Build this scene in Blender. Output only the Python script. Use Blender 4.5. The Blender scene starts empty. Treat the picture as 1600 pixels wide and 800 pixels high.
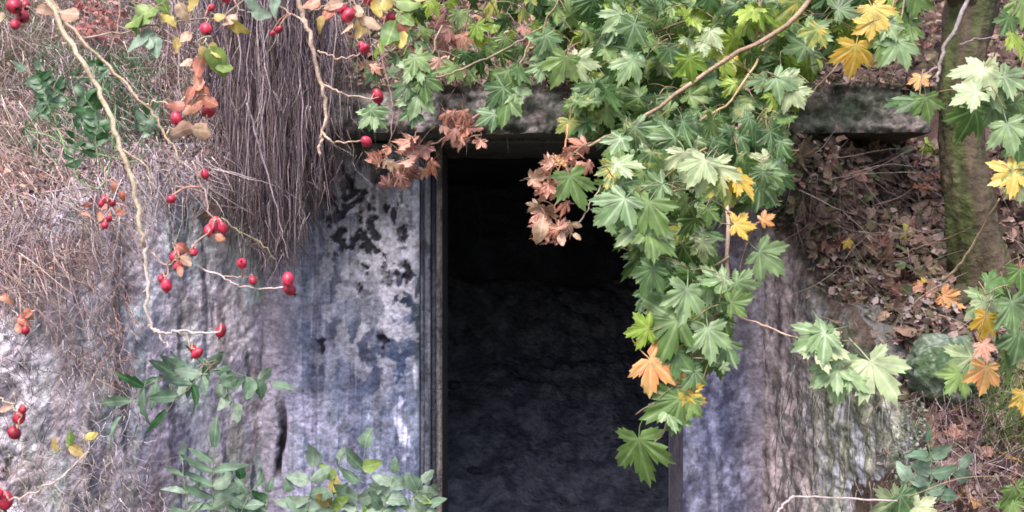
import bpy, math, random
import numpy as np
from mathutils import Vector, Matrix
random.seed(7); rng = np.random.default_rng(7)
SC = bpy.context.scene; COL = SC.collection
R = math.radians

# ---------------------------------------------------------------- camera, sky, sun, exposure
F = 1716.0                                        # focal length in photo pixels (1600 wide)
CZ = 1.6                                          # eye height
cam = bpy.data.cameras.new('camera'); camo = bpy.data.objects.new('camera', cam); COL.objects.link(camo)
camo.location = (0, 0, CZ); camo.rotation_euler = (R(90), 0, 0)
cam.sensor_width = 36; cam.lens = 36*F/1600; cam.clip_end = 500; cam.clip_start = 0.05
cam.dof.use_dof = True; cam.dof.focus_distance = 3.1; cam.dof.aperture_fstop = 9.0
SC.camera = camo
SUN_EL, SUN_AZ = R(58), R(200)
w = bpy.data.worlds.new('World'); SC.world = w; w.use_nodes = True
nt = w.node_tree; bg = nt.nodes['Background']
sky = nt.nodes.new('ShaderNodeTexSky'); sky.sky_type = 'NISHITA'; sky.sun_disc = False
sky.sun_elevation = SUN_EL; sky.sun_rotation = SUN_AZ; sky.air_density = 1.0; sky.dust_density = 4.0; sky.ozone_density = 1.0
nt.links.new(sky.outputs[0], bg.inputs[0]); bg.inputs[1].default_value = 0.12
sl = bpy.data.lights.new('sun', 'SUN'); sl.energy = 1.5; sl.angle = R(22); sl.color = (1, .965, .93)
so = bpy.data.objects.new('sun', sl); COL.objects.link(so)
sd = Vector((math.sin(SUN_AZ)*math.cos(SUN_EL), math.cos(SUN_AZ)*math.cos(SUN_EL), math.sin(SUN_EL)))
so.rotation_euler = sd.to_track_quat('Z', 'Y').to_euler(); so.location = (0, -4, 8)
SC.view_settings.view_transform = 'Standard'; SC.view_settings.look = 'None'
SC.view_settings.exposure = 1.42; SC.view_settings.gamma = 1
SC.cycles.max_bounces = 8; SC.cycles.transparent_max_bounces = 8
SC.cycles.filter_width = 1.7

# ---------------------------------------------------------------- helpers
def lin(c):
    c = np.asarray(c, float)/255.0
    return np.where(c <= .04045, c/12.92, ((c+.055)/1.055)**2.4)
def S(r, g, b, k=1.0):
    return tuple(float(v) for v in lin((r, g, b))*k)
def at(px, py, Y):                                # photo pixel at distance Y -> place
    return Vector(((px-800)/F*Y, Y, CZ-(py-400)/F*Y))

def _h(ix, iy, iz, seed):
    n = (ix*374761393 + iy*668265263 + iz*2147483647 + seed*974634777) & 0xffffffff
    n = ((n ^ (n >> 13))*1274126177) & 0xffffffff
    return ((n ^ (n >> 16)) & 0xffff)/65535.0
def vnoise(x, y, z=0.0, seed=0):
    x, y, z = np.broadcast_arrays(np.asarray(x, float), np.asarray(y, float), np.asarray(z, float))
    ix, iy, iz = np.floor(x).astype(np.int64), np.floor(y).astype(np.int64), np.floor(z).astype(np.int64)
    fx, fy, fz = x-ix, y-iy, z-iz
    fx, fy, fz = [f*f*(3-2*f) for f in (fx, fy, fz)]
    def c(a, b, d): return _h(ix+a, iy+b, iz+d, seed)
    x00 = c(0,0,0)*(1-fx)+c(1,0,0)*fx; x10 = c(0,1,0)*(1-fx)+c(1,1,0)*fx
    x01 = c(0,0,1)*(1-fx)+c(1,0,1)*fx; x11 = c(0,1,1)*(1-fx)+c(1,1,1)*fx
    return (x00*(1-fy)+x10*fy)*(1-fz)+(x01*(1-fy)+x11*fy)*fz
def fbm(x, y, z=0.0, seed=0, o=5, g=.5):
    s = 0; a = 1; t = 0; f = 1
    for k in range(o):
        s = s+a*vnoise(np.asarray(x)*f+k*17.3, np.asarray(y)*f+k*9.1, np.asarray(z)*f, seed+k); t += a; a *= g; f *= 2.03
    return s/t
def ss(a, b, x):
    t = np.clip((np.asarray(x, float)-a)/(b-a), 0, 1); return t*t*(3-2*t)
def mixc(c1, c2, m):
    m = np.asarray(m)[..., None]; return np.asarray(c1)*(1-m)+np.asarray(c2)*m
def blob(x, z, cx, cz, rx, rz):
    return np.exp(-(((x-cx)/rx)**2+((z-cz)/rz)**2))

def tag(o, label=None, cat=None, group=None, kind=None):
    if label: o['label'] = label
    if cat: o['category'] = cat
    if group: o['group'] = group
    if kind: o['kind'] = kind
    return o
def empty(name, loc, label, cat, group=None):
    o = bpy.data.objects.new(name, None); COL.objects.link(o); o.location = loc; o.empty_display_size = .1
    return tag(o, label, cat, group)

class MB:
    def __init__(s): s.v = []; s.f = []; s.c = []
    def add(s, vs, fs, col):
        b = len(s.v); s.v.extend([tuple(p) for p in vs]); s.f.extend([tuple(i+b for i in f) for f in fs])
        s.c.extend([tuple(col)]*len(vs) if not isinstance(col, list) else [tuple(q) for q in col])
    def tube(s, pts, radii, n=5, col=(.2,.2,.2), jit=0.0):
        pts = [Vector(p) for p in pts]; m = len(pts)
        if not hasattr(radii, '__len__'): radii = [radii]*m
        elif len(radii) == 2: radii = [radii[0]+(radii[1]-radii[0])*i/(m-1) for i in range(m)]
        vs = []; fs = []; up = Vector((.13, .9, .31))
        for i, p in enumerate(pts):
            t = (pts[min(i+1, m-1)]-pts[max(i-1, 0)])
            t = t.normalized() if t.length > 1e-9 else Vector((0, 0, 1))
            a = t.cross(up); a = a.normalized() if a.length > 1e-3 else t.orthogonal().normalized(); b = t.cross(a)
            for k in range(n):
                an = 2*math.pi*k/n; r = radii[i]*(1+jit*(random.random()-.5))
                vs.append(p+a*math.cos(an)*r+b*math.sin(an)*r)
        for i in range(m-1):
            for k in range(n):
                fs.append((i*n+k, i*n+(k+1) % n, (i+1)*n+(k+1) % n, (i+1)*n+k))
        fs.append(tuple(range(n))[::-1]); fs.append(tuple((m-1)*n+k for k in range(n)))
        cc = []
        for i in range(m): k_ = random.uniform(.72, 1.28); cc += [tuple(q*k_ for q in col)]*n
        s.add(vs, fs, cc)
    def build(s, name, m, parent=None, smooth=True, mats=None):
        me = bpy.data.meshes.new(name); org = Vector((0, 0, 0))
        if parent is not None: org = Vector(parent_world(parent))
        me.from_pydata([(p[0]-org.x, p[1]-org.y, p[2]-org.z) for p in s.v], [], s.f)
        ca = me.color_attributes.new('col', 'FLOAT_COLOR', 'POINT')
        arr = np.ones((len(s.v), 4), np.float32); arr[:, :3] = np.array(s.c, np.float32).reshape(-1, 3)
        ca.data.foreach_set('color', arr.ravel())
        me.materials.append(m)
        if smooth: me.polygons.foreach_set('use_smooth', [True]*len(me.polygons))
        o = bpy.data.objects.new(name, me); COL.objects.link(o)
        if parent is not None: o.parent = parent
        return o
def parent_world(p):
    l = Vector(p.location)
    while p.parent: p = p.parent; l += Vector(p.location)
    return l
def spline(pts, n=6):                              # Catmull-Rom through points
    P = [Vector(p) for p in pts]; P = [P[0]*2-P[1]]+P+[P[-1]*2-P[-2]]; out = []
    for i in range(1, len(P)-2):
        for k in range(n):
            t = k/n; a, b, c, d = P[i-1], P[i], P[i+1], P[i+2]
            out.append(.5*((2*b)+(c-a)*t+(2*a-5*b+4*c-d)*t*t+(3*b-a-3*c+d)*t**3))
    out.append(P[-2]); return out

# ---------------------------------------------------------------- materials
def mat_attr(name, rough=.9, nscale=60, namt=.35, bump=.3, bscale=90, spec=.3, gain=1.0):
    m = bpy.data.materials.new(name); m.use_nodes = True; t = m.node_tree; N = t.nodes; L = t.links
    p = N['Principled BSDF']; p.inputs['Roughness'].default_value = rough; p.inputs['Specular IOR Level'].default_value = spec
    a = N.new('ShaderNodeAttribute'); a.attribute_name = 'col'
    tc = N.new('ShaderNodeTexCoord'); nz = N.new('ShaderNodeTexNoise'); nz.inputs['Scale'].default_value = nscale
    nz.inputs['Detail'].default_value = 6; nz.inputs['Roughness'].default_value = .65
    L.new(tc.outputs['Object'], nz.inputs['Vector'])
    mr = N.new('ShaderNodeMapRange'); mr.inputs['From Min'].default_value = .3; mr.inputs['From Max'].default_value = .7
    mr.inputs['To Min'].default_value = (1-namt)*gain; mr.inputs['To Max'].default_value = (1+namt)*gain
    L.new(nz.outputs['Fac'], mr.inputs['Value'])
    vm = N.new('ShaderNodeVectorMath'); vm.operation = 'SCALE'; L.new(a.outputs['Color'], vm.inputs[0]); L.new(mr.outputs[0], vm.inputs['Scale'])
    L.new(vm.outputs[0], p.inputs['Base Color'])
    if bump:
        n2 = N.new('ShaderNodeTexNoise'); n2.inputs['Scale'].default_value = bscale; n2.inputs['Detail'].default_value = 8
        L.new(tc.outputs['Object'], n2.inputs['Vector'])
        bp = N.new('ShaderNodeBump'); bp.inputs['Strength'].default_value = bump; bp.inputs['Distance'].default_value = .016
        L.new(n2.outputs['Fac'], bp.inputs['Height']); L.new(bp.outputs[0], p.inputs['Normal'])
    return m
M_CON = mat_attr('weathered_concrete', .92, 75, .42, .6, 55, gain=1.28)
M_SOIL = mat_attr('soil', .98, 30, .45, .9, 40, .15)
M_STEM = mat_attr('twig_bark', .75, 80, .3, .3, 160)
M_STUFF = mat_attr('dead_leaf', .7, 60, .25, .0)
M_BARK = mat_attr('mossy_bark', .9, 22, .4, .9, 35)
M_ROCK = mat_attr('mossy_rock', .95, 50, .35, .8, 60)

def leaf_mat(name, c1, c2, vein, rough=.45, transl=.3, spot=None, palmate=True, spec=.5):
    m = bpy.data.materials.new(name); m.use_nodes = True; t = m.node_tree; N = t.nodes; L = t.links
    p = N['Principled BSDF']; p.inputs['Roughness'].default_value = rough; p.inputs['Specular IOR Level'].default_value = spec
    oi = N.new('ShaderNodeObjectInfo'); tc = N.new('ShaderNodeTexCoord')
    mx = N.new('ShaderNodeMix'); mx.data_type = 'RGBA'; mx.inputs['A'].default_value = (*c1, 1); mx.inputs['B'].default_value = (*c2, 1)
    L.new(oi.outputs['Random'], mx.inputs['Factor'])
    nz = N.new('ShaderNodeTexNoise'); nz.noise_dimensions = '4D'; nz.inputs['Scale'].default_value = 3.2; nz.inputs['Detail'].default_value = 4
    L.new(tc.outputs['Object'], nz.inputs['Vector'])
    mu = N.new('ShaderNodeMath'); mu.operation = 'MULTIPLY'; mu.inputs[1].default_value = 40; L.new(oi.outputs['Random'], mu.inputs[0]); L.new(mu.outputs[0], nz.inputs['W'])
    cur = mx.outputs['Result']
    if spot:
        mr = N.new('ShaderNodeMapRange'); mr.inputs['From Min'].default_value = .5; mr.inputs['From Max'].default_value = .68; L.new(nz.outputs['Fac'], mr.inputs['Value'])
        m2 = N.new('ShaderNodeMix'); m2.data_type = 'RGBA'; L.new(mr.outputs[0], m2.inputs['Factor']); L.new(cur, m2.inputs['A']); m2.inputs['B'].default_value = (*spot, 1); cur = m2.outputs['Result']
    # veins: distance from the nearest lobe axis in the leaf's own plane
    sx = N.new('ShaderNodeSeparateXYZ'); L.new(tc.outputs['Object'], sx.inputs[0])
    def M(op, a, b=None, c=None):
        q = N.new('ShaderNodeMath'); q.operation = op
        for i, v in enumerate((a, b, c)):
            if v is None: continue
            if isinstance(v, (int, float)): q.inputs[i].default_value = v
            else: L.new(v, q.inputs[i])
        return q.outputs[0]
    ax = M('ABSOLUTE', sx.outputs['X'])
    d = ax
    if palmate:
        yy = M('SUBTRACT', sx.outputs['Y'], .12)
        for an in (48, 100):
            ca, sa = math.cos(R(an)), math.sin(R(an))
            dd = M('ABSOLUTE', M('SUBTRACT', M('MULTIPLY', ax, ca), M('MULTIPLY', yy, sa)))
            d = M('MINIMUM', d, dd)
    mr = N.new('ShaderNodeMapRange'); mr.inputs['From Min'].default_value = .008; mr.inputs['From Max'].default_value = .035
    mr.inputs['To Min'].default_value = .75; mr.inputs['To Max'].default_value = 0; L.new(d, mr.inputs['Value'])
    m3 = N.new('ShaderNodeMix'); m3.data_type = 'RGBA'; L.new(mr.outputs[0], m3.inputs['Factor']); L.new(cur, m3.inputs['A']); m3.inputs['B'].default_value = (*vein, 1)
    # fine mottling
    mr2 = N.new('ShaderNodeMapRange'); mr2.inputs['From Min'].default_value = .3; mr2.inputs['From Max'].default_value = .7
    mr2.inputs['To Min'].default_value = .6; mr2.inputs['To Max'].default_value = 1.42; L.new(nz.outputs['Fac'], mr2.inputs['Value'])
    vm = N.new('ShaderNodeVectorMath'); vm.operation = 'SCALE'; L.new(m3.outputs['Result'], vm.inputs[0]); L.new(mr2.outputs[0], vm.inputs['Scale'])
    L.new(vm.outputs[0], p.inputs['Base Color'])
    tr = N.new('ShaderNodeBsdfTranslucent'); L.new(vm.outputs[0], tr.inputs['Color'])
    ms = N.new('ShaderNodeMixShader'); ms.inputs[0].default_value = transl
    L.new(p.outputs[0], ms.inputs[1]); L.new(tr.outputs[0], ms.inputs[2]); L.new(ms.outputs[0], N['Material Output'].inputs['Surface'])
    return m
LM = {
 'blotch': leaf_mat('maple_blotched', S(78,112,62), S(116,144,94), S(140,160,116), spot=S(156,150,84)),
 'green':  leaf_mat('maple_green', S(74,106,46), S(128,152,88), S(136,158,108)),
 'deep':   leaf_mat('maple_deep_green', S(50,80,38), S(82,112,58), S(100,126,80)),
 'lime':   leaf_mat('maple_lime', S(110,142,46), S(150,170,66), S(160,174,96)),
 'teal':   leaf_mat('maple_blue_green', S(88,120,74), S(138,162,112), S(160,180,146)),
 'pale':   leaf_mat('maple_pale', S(134,160,112), S(188,196,152), S(196,204,170)),
 'yellow': leaf_mat('maple_yellow', S(206,170,56), S(216,186,96), S(216,196,120), spot=S(188,130,56)),
 'orange': leaf_mat('maple_orange', S(206,142,84), S(214,166,104), S(220,186,134), spot=S(196,112,74)),
 'spotty': leaf_mat('maple_turning', S(160,162,84), S(128,150,80), S(180,180,110), spot=S(190,152,64)),
 'rust':   leaf_mat('dead_maple_rust', S(206,134,112), S(232,186,168), S(226,186,166), rough=.7, spot=S(180,104,84)),
 'wine':   leaf_mat('dead_maple_wine', S(132,84,80), S(172,122,112), S(180,146,136), rough=.7, spot=S(98,62,58)),
 'rose_green': leaf_mat('rose_green', S(96,130,66), S(134,156,82), S(160,174,116), palmate=False),
 'rose_red':   leaf_mat('rose_red', S(186,108,98), S(212,150,124), S(208,170,130), palmate=False, spot=S(160,70,58)),
 'rose_pale':  leaf_mat('rose_pale', S(196,170,142), S(190,150,130), S(212,194,170), palmate=False),
 'rose_yellow':leaf_mat('rose_yellow', S(186,168,84), S(180,152,96), S(204,186,134), palmate=False),
 'herb':   leaf_mat('herb_green', S(88,116,92), S(112,136,112), S(132,152,132), palmate=False, rough=.6),
 'herb_dark': leaf_mat('herb_dark_green', S(40,80,44), S(62,100,58), S(84,118,76), palmate=False, rough=.4),
 'herb_pale': leaf_mat('herb_pale_green', S(124,148,130), S(148,166,146), S(166,180,154), palmate=False, rough=.6),
 'brown':  leaf_mat('fallen_brown', S(118,92,84), S(86,66,60), S(134,112,102), rough=.8, spot=S(130,106,96)),
 'brown2': leaf_mat('fallen_tan', S(150,122,106), S(126,100,84), S(164,140,122), rough=.8),
}
def berry_mat(name, c1, c2):
    m = bpy.data.materials.new(name); m.use_nodes = True; t = m.node_tree; N = t.nodes; L = t.links
    p = N['Principled BSDF']; p.inputs['Roughness'].default_value = .48; p.inputs['Coat Weight'].default_value = .2; p.inputs['Coat Roughness'].default_value = .15
    oi = N.new('ShaderNodeObjectInfo'); mx = N.new('ShaderNodeMix'); mx.data_type = 'RGBA'
    mx.inputs['A'].default_value = (*c1, 1); mx.inputs['B'].default_value = (*c2, 1); L.new(oi.outputs['Random'], mx.inputs['Factor'])
    tc = N.new('ShaderNodeTexCoord'); nz = N.new('ShaderNodeTexNoise'); nz.inputs['Scale'].default_value = 2.5; L.new(tc.outputs['Object'], nz.inputs['Vector'])
    mr = N.new('ShaderNodeMapRange'); mr.inputs['From Min'].default_value = .3; mr.inputs['From Max'].default_value = .7; mr.inputs['To Min'].default_value = .35; mr.inputs['To Max'].default_value = 1.5; nz.inputs['Detail'].default_value = 6
    L.new(nz.outputs['Fac'], mr.inputs['Value'])
    vm = N.new('ShaderNodeVectorMath'); vm.operation = 'SCALE'; L.new(mx.outputs['Result'], vm.inputs[0]); L.new(mr.outputs[0], vm.inputs['Scale']); L.new(vm.outputs[0], p.inputs['Base Color'])
    return m
M_HIP = berry_mat('rose_hip_red', S(214,52,84), S(156,26,54))
M_CAL = mat_attr('calyx', .8, 60, .2, 0)

# ---------------------------------------------------------------- the ground
def grid_obj(name, P, C, mat, closed_back=None, parent=None, keep=None, smooth=True):
    """P (nv,nu,3) positions, C (nv,nu,3) colours; closed_back: a vector to extrude the rim by"""
    nv, nu, _ = P.shape
    verts = P.reshape(-1, 3); cols = C.reshape(-1, 3)
    i = np.arange(nv-1)[:, None]*nu+np.arange(nu-1)[None, :]
    faces = np.stack([i, i+1, i+nu+1, i+nu], -1).reshape(-1, 4)
    if keep is not None: faces = faces[keep.reshape(-1)]
    faces = faces.tolist()
    if closed_back is not None:
        rim = [(0, k) for k in range(nu)]+[(r, nu-1) for r in range(1, nv)]+[(nv-1, k) for k in range(nu-2, -1, -1)]+[(r, 0) for r in range(nv-2, 0, -1)]
        ri = np.array([r*nu+k for r, k in rim]); b = len(verts)
        n = len(ri); rings = 10; kk = np.arange(n); cb = np.asarray(closed_back, float)
        mc = cols.mean(0)*.5
        for q in range(rings+1):                            # the sides, in rings, so that they weather like the face
            f = q/rings; wv = (fbm(kk*.07, f*6, seed=7, o=3)-.5)
            inw = (verts[:nv*nu].mean(0)-verts[ri]); inw = inw/np.maximum(1e-6, np.linalg.norm(inw, axis=1))[:, None]
            back = verts[ri]+cb*f+inw*(wv*.012*(0 < q < rings))[:, None]
            verts = np.concatenate([verts, back]); cols = np.concatenate([cols, mc[None]*(.6+.9*fbm(kk*.12, f*14, seed=8, o=3))[:, None]])
        for q in range(rings):
            o_ = b+q*n
            for k in range(n): faces.append([o_+(k+1) % n, o_+k, o_+n+k, o_+n+(k+1) % n])
        faces.append([b+rings*n+k for k in range(n)])
    org = np.zeros(3)
    if parent is not None: org = np.array(parent_world(parent))
    me = bpy.data.meshes.new(name); me.from_pydata((verts-org).tolist(), [], faces)
    ca = me.color_attributes.new('col', 'FLOAT_COLOR', 'POINT')
    arr = np.ones((len(verts), 4), np.float32); arr[:, :3] = cols; ca.data.foreach_set('color', arr.ravel())
    me.materials.append(mat)
    if smooth:
        sm = [True]*len(me.polygons)
        if closed_back is not None: sm[-1] = False
        me.polygons.foreach_set('use_smooth', sm)
    if keep is not None:
        pass
    o = bpy.data.objects.new(name, me); COL.objects.link(o)
    if parent is not None: o.parent = parent
    return o

gx, gy = np.meshgrid(np.linspace(-60, 60, 161), np.linspace(-60, 60, 161))
GP = np.stack([gx, gy, fbm(gx*.5, gy*.5, seed=3)*.12-.12], -1)
tag(grid_obj('ground', GP, mixc(S(88,78,66), S(76,86,58), fbm(gx*.8, gy*.8, seed=5)), M_SOIL), kind='structure')

# the earth bank the shelter is dug into: distance as a function of x and z
def bankY(x, z, rough=True):
    x = np.asarray(x, float); z = np.asarray(z, float)
    right = 3.15+.95*(z-1.17)
    left = 3.42+.95*np.maximum(z-1.5, 0)
    mid = 3.80+1.05*np.maximum(z-2.15, -.3)
    a = ss(.95, 1.35, x); b = ss(-.75, -1.15, x)
    right = right+.55*ss(1.2, 1.0, x)*ss(1.3, 1.08, z)
    a = np.maximum(a, ss(.95, 1.05, x)*ss(1.4, 1.2, z))
    y = mid*(1-a)*(1-b)+right*a+left*b
    y = y-.22*np.maximum(np.abs(x)-1.8, 0)
    y = np.maximum(y, 2.35+.4*(z-.3))
    if rough:
        y = y-(fbm(x*3, z*3, seed=11)-.5)*.22-(fbm(x*14, z*14, seed=12, o=3)-.5)*.07
    return y
bx, bz = np.meshgrid(np.linspace(-5, 5, 420), np.linspace(-.15, 4.6, 300))
by = bankY(bx, bz)
BP = np.stack([bx, by, bz], -1)
n1 = fbm(bx*5, bz*5, seed=21); n2 = fbm(bx*18, bz*18, seed=22)
BC = mixc(S(84,66,60), S(60,48,44), ss(.35, .65, n1))
BC = mixc(BC, S(70,82,48), ss(.52, .7, fbm(bx*3.2+9, bz*3.2, seed=23))*.6)
BC = mixc(BC, S(120,100,96), ss(.55, .7, n2)*.35)
cx_ = (bx[:-1, :-1]+bx[1:, 1:])/2; cz_ = (bz[:-1, :-1]+bz[1:, 1:])/2; cy_ = (by[:-1, :-1]+by[1:, 1:])/2
inside = (cx_ > np.where(cz_ < 1.72, -1.25, -.95)) & (cx_ < np.minimum(.92+(3.8-np.minimum(cy_, 3.8))*.394, np.where(cz_ < 1.2, 1.04, 9))) & (cz_ < 2.02)
bank = tag(grid_obj('earth_bank', BP, BC, M_SOIL, keep=~inside), kind='structure')

# ---------------------------------------------------------------- the concrete shelter
YF = 3.8
bunker = empty('concrete_shelter', (0, YF, 0), 'weathered blue grey concrete entrance with dark open doorway set in an overgrown bank', 'bunker')

def wall_grid(x0, x1, z0, z1, step, fn, y=YF, back=.35, name='front_wall', parent=bunker):
    nx = int((x1-x0)/step)+1; nz = int((z1-z0)/step)+1
    X, Z = np.meshgrid(np.linspace(x0, x1, nx), np.linspace(z0, z1, nz))
    D, C = fn(X, Z)
    edge = np.minimum.reduce([X-x0, x1-X, z1-Z])
    D = D*(.12+.88*ss(0, .025, edge))+.010*np.exp(-edge/.008)
    P = np.stack([X, y+D, Z], -1)
    return grid_obj(name, P, C, M_CON, closed_back=(0, back, 0), parent=parent)
PURP, BLUE, DKBL, LIME, DARK, GREEN = S(132,126,148), S(104,112,140), S(52,60,84), S(168,166,196), S(34,32,38), S(92,104,98)
def zpx(py, Y=YF): return CZ-(py-400)/F*Y
def xpx(px, Y=YF): return (px-800)/F*Y
def left_jamb(X, Z):
    st = fbm(X*28, Z*3.2, seed=31); big = fbm(X*4, Z*3, seed=32); fine = fbm(X*45, Z*45, seed=33); mid = fbm(X*16, Z*13, seed=34)
    C = mixc(S(138,142,166), S(94,100,126), ss(.36, .64, st+(mid-.5)*.5))
    C = mixc(C, S(140,134,160), ss(.5, .72, mid)*.5)
    # lilac upper field and blue damp lower field
    C = mixc(C, S(186,180,188), blob(X, Z, xpx(590), zpx(380), .12, .26)*.9)
    C = mixc(C, S(66,80,112), blob(X, Z, xpx(630), zpx(575), .11, .28)*ss(.36, .5, mid+.12*(st-.5)))
    C = mixc(C, S(66,78,108), blob(X, Z, xpx(560), zpx(600), .08, .16)*.6)
    C = mixc(C, S(66,76,106), blob(X, Z, xpx(650), zpx(740), .06, .2)*.7)
    C = mixc(C, S(70,72,88), ss(.0, .05, .052-np.abs(X-xpx(500)-.01*np.sin(Z*9)))*ss(.3, .6, st)*.55)
    # flaked dark patches
    pat = ss(.545, .60, fbm(X*17+3, Z*12, seed=37))
    C = mixc(C, S(50,56,78), pat*blob(X, Z, xpx(632), zpx(470), .1, .2))
    C = mixc(C, S(54,58,80), ss(.56, .62, fbm(X*26, Z*9, seed=36))*blob(X, Z, xpx(520), zpx(600), .2, .35)*.7)
    # lime runs, lower down
    r1 = blob(X, Z, xpx(628)+.012*np.sin(Z*22), zpx(680), .03+.012*mid, .17); r2 = blob(X, Z, xpx(576)+.008*np.sin(Z*30), zpx(655), .018, .11)
    r3 = blob(X, Z, xpx(650), zpx(590), .012, .05)
    lm = ss(.34, .5, (r1+r2*.95+r3*.8)*.62+(mid-.5)*1.0+.05)*np.clip((r1+r2+r3)*1.7, 0, 1)
    C = mixc(C, S(206,206,240), lm)
    C = mixc(C, S(182,176,208), blob(X, Z, xpx(475), zpx(690), .10, .2)*ss(.4, .56, mid)*.9)
    # grime and soil colour below the roots
    C = mixc(C, S(74,64,62), ss(.0, 1, blob(X, Z, xpx(520), zpx(280), .24, .12)*1.3+(mid-.5))*.9)
    C = mixc(C, S(70,74,70), ss(xpx(640), xpx(655), X)*ss(.3, .7, st)*.6)
    s2 = fbm(X*60, Z*1.6, seed=38); s3 = fbm(X*75, Z*2.4, seed=39)
    C = mixc(C, S(196,194,222), ss(.55, .66, s2)*.3*ss(.4,.6,mid)); C = mixc(C, S(52,54,72), ss(.56, .66, s3)*.5*ss(.45,.6,big))
    pl = fbm(X*24+fine*.6, Z*16+mid, seed=47)
    C = mixc(C, S(204,198,214), ss(.5, .54, pl)*blob(X, Z, xpx(580), zpx(430), .18, .36)*.8)
    # pits
    pz = fbm(X*34, Z*30, seed=35)
    pm = ss(.61, .66, pz)*np.clip(blob(X, Z, xpx(575), zpx(350), .15, .2)*1.5, 0, 1)
    for (a, b, r) in ((530,370,7),(545,300,8),(574,385,6),(578,352,9),(590,385,5),(578,412,7),(630,430,9),(558,455,6),(600,540,7),(500,540,6),(582,330,8),(638,366,6),(566,300,7),(522,330,9),(610,425,6)):
        rr = r/F*YF
        pm = np.maximum(pm, ss(1.25, .75, np.hypot((X-xpx(a))/rr*.8+(mid-.5)*5, (Z-zpx(b))/rr*.8+(pl-.5)*5)+(fine-.5)*2.6))
    C = mixc(C, S(30,30,40), pm*.92)
    C = mixc(C, S(158,146,158), ss(xpx(480), xpx(415), X+(mid-.5)*.12)*.7)
    # spalled crack at the outer edge near the bottom
    cr = ss(1.1, .5, np.abs((X-xpx(436)-.008*np.sin(Z*14)-(st-.5)*.05)/.011)+(mid-.5)*2)*ss(zpx(760), zpx(730), Z)*ss(zpx(600), zpx(680), Z)
    C = mixc(C, S(28,26,30), cr)
    C = C*(.55+.9*fine)[..., None]
    D = (big-.5)*.03+(st-.5)*.008+(mid-.5)*.022-lm*.004+pm*.014+cr*.03+(fine-.5)*.006
    return D, C
wall_grid(-1.6, xpx(655), 0, 1.992, .0045, left_jamb)
# the moulded door edge: three thin uprights stepping in to the opening
def strip(x0, x1, y, c1, c2, name, sd, zt=1.988, back=.3, wob=.0):
    def fn(X, Z):
        st = fbm(X*60, Z*4, seed=sd); f = fbm(X*60, Z*50, seed=sd+1)
        C = mixc(c1, c2, ss(.35, .65, st)); C = mixc(C, S(40,40,46), ss(.62, .7, fbm(X*30, Z*16, seed=sd+2))*.7)
        return (st-.5)*.006+(f-.5)*.004+.012*ss(.6, .75, fbm(X*10, Z*7, seed=sd+4))+wob*np.sin(Z*3), C*(.8+.4*f)[..., None]
    return wall_grid(x0, x1, 0, zt, .004, fn, y=y, back=back, name=name)
strip(xpx(655), xpx(663), YF+.014, S(92,94,108), S(62,66,80), 'door_rebate', 50)
strip(xpx(663), xpx(672), YF+.004, S(104,104,118), S(74,76,90), 'door_frame_upright', 53)
strip(xpx(672), xpx(681), YF+.028, S(64,66,78), S(44,46,58), 'door_rebate', 56)
strip(xpx(681), xpx(690), YF+.02, S(106,98,98), S(70,68,74), 'door_frame_upright', 59, back=.33)

def right_jamb(X, Z):
    st = fbm(X*26, Z*3, seed=41); big = fbm(X*4, Z*3, seed=42); fine = fbm(X*45, Z*45, seed=43); mid = fbm(X*13, Z*11, seed=44)
    C = mixc(S(144,144,166), S(112,112,136), ss(.38, .62, st))
    C = mixc(C, S(140,140,176), ss(.46, .66, mid)*blob(X, Z, xpx(1110), zpx(720), .12, .25)*.8)
    C = mixc(C, S(62,64,92), ss(.5, .62, fbm(X*9, Z*7, seed=45))*.6)
    C = mixc(C, S(110,98,106), ss(zpx(620), zpx(480), Z)*.8)
    C = mixc(C, S(58,64,98), ss(xpx(1085), xpx(1068), X)*.7); C = mixc(C, S(170,166,196), ss(.52, .62, fbm(X*42, Z*14, seed=46))*.5); C = mixc(C, S(58,56,78), ss(.54, .64, fbm(X*50, Z*18, seed=48))*.6)
    C = mixc(C, S(150,138,148), ss(xpx(1135), xpx(1200), X+(mid-.5)*.08)*.85)
    return (big-.5)*.03+(mid-.5)*.022+(fine-.5)*.012, C*(.5+1.0*fine)[..., None]
wall_grid(xpx(1068), 1.02, 0, 1.992, .006, right_jamb)

def slab(X, Z):
    mid = fbm(X*14, Z*16, seed=62); fine = fbm(X*50, Z*50, seed=63); big = fbm(X*3, Z*6, seed=64)
    C = mixc(S(148,138,136), S(102,96,94), ss(.38, .6, mid)); C = mixc(C, S(64,78,58), ss(.45, .65, big)*ss(.9, 1.15, X)*.75)
    C = mixc(C, S(84,96,84), ss(.52, .68, big)*.5); C = mixc(C, S(44,40,42), ss(.6, .68, mid)*.8)
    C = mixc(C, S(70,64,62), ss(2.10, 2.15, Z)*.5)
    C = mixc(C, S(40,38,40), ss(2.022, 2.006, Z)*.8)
    D = (big-.5)*.05+(mid-.5)*.05+(fine-.5)*.03+.03*ss(2.11, 2.16, Z)+.025*ss(2.03, 2.0, Z)*ss(.45, .6, mid); C = mixc(C, S(152,138,138), ss(.54, .64, fbm(X*30, Z*34, seed=65))*.45)
    return D, C*(.5+1.0*fine)[..., None]
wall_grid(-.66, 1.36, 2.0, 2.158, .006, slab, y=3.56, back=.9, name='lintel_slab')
def head(X, Z):
    mid = fbm(X*12, Z*30, seed=66)
    C = mixc(S(104,104,112), S(78,78,88), mid); return (mid-.5)*.01, C
wall_grid(-.3, .62, 1.984, 2.004, .006, head, y=3.73, back=.4, name='door_head')

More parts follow.
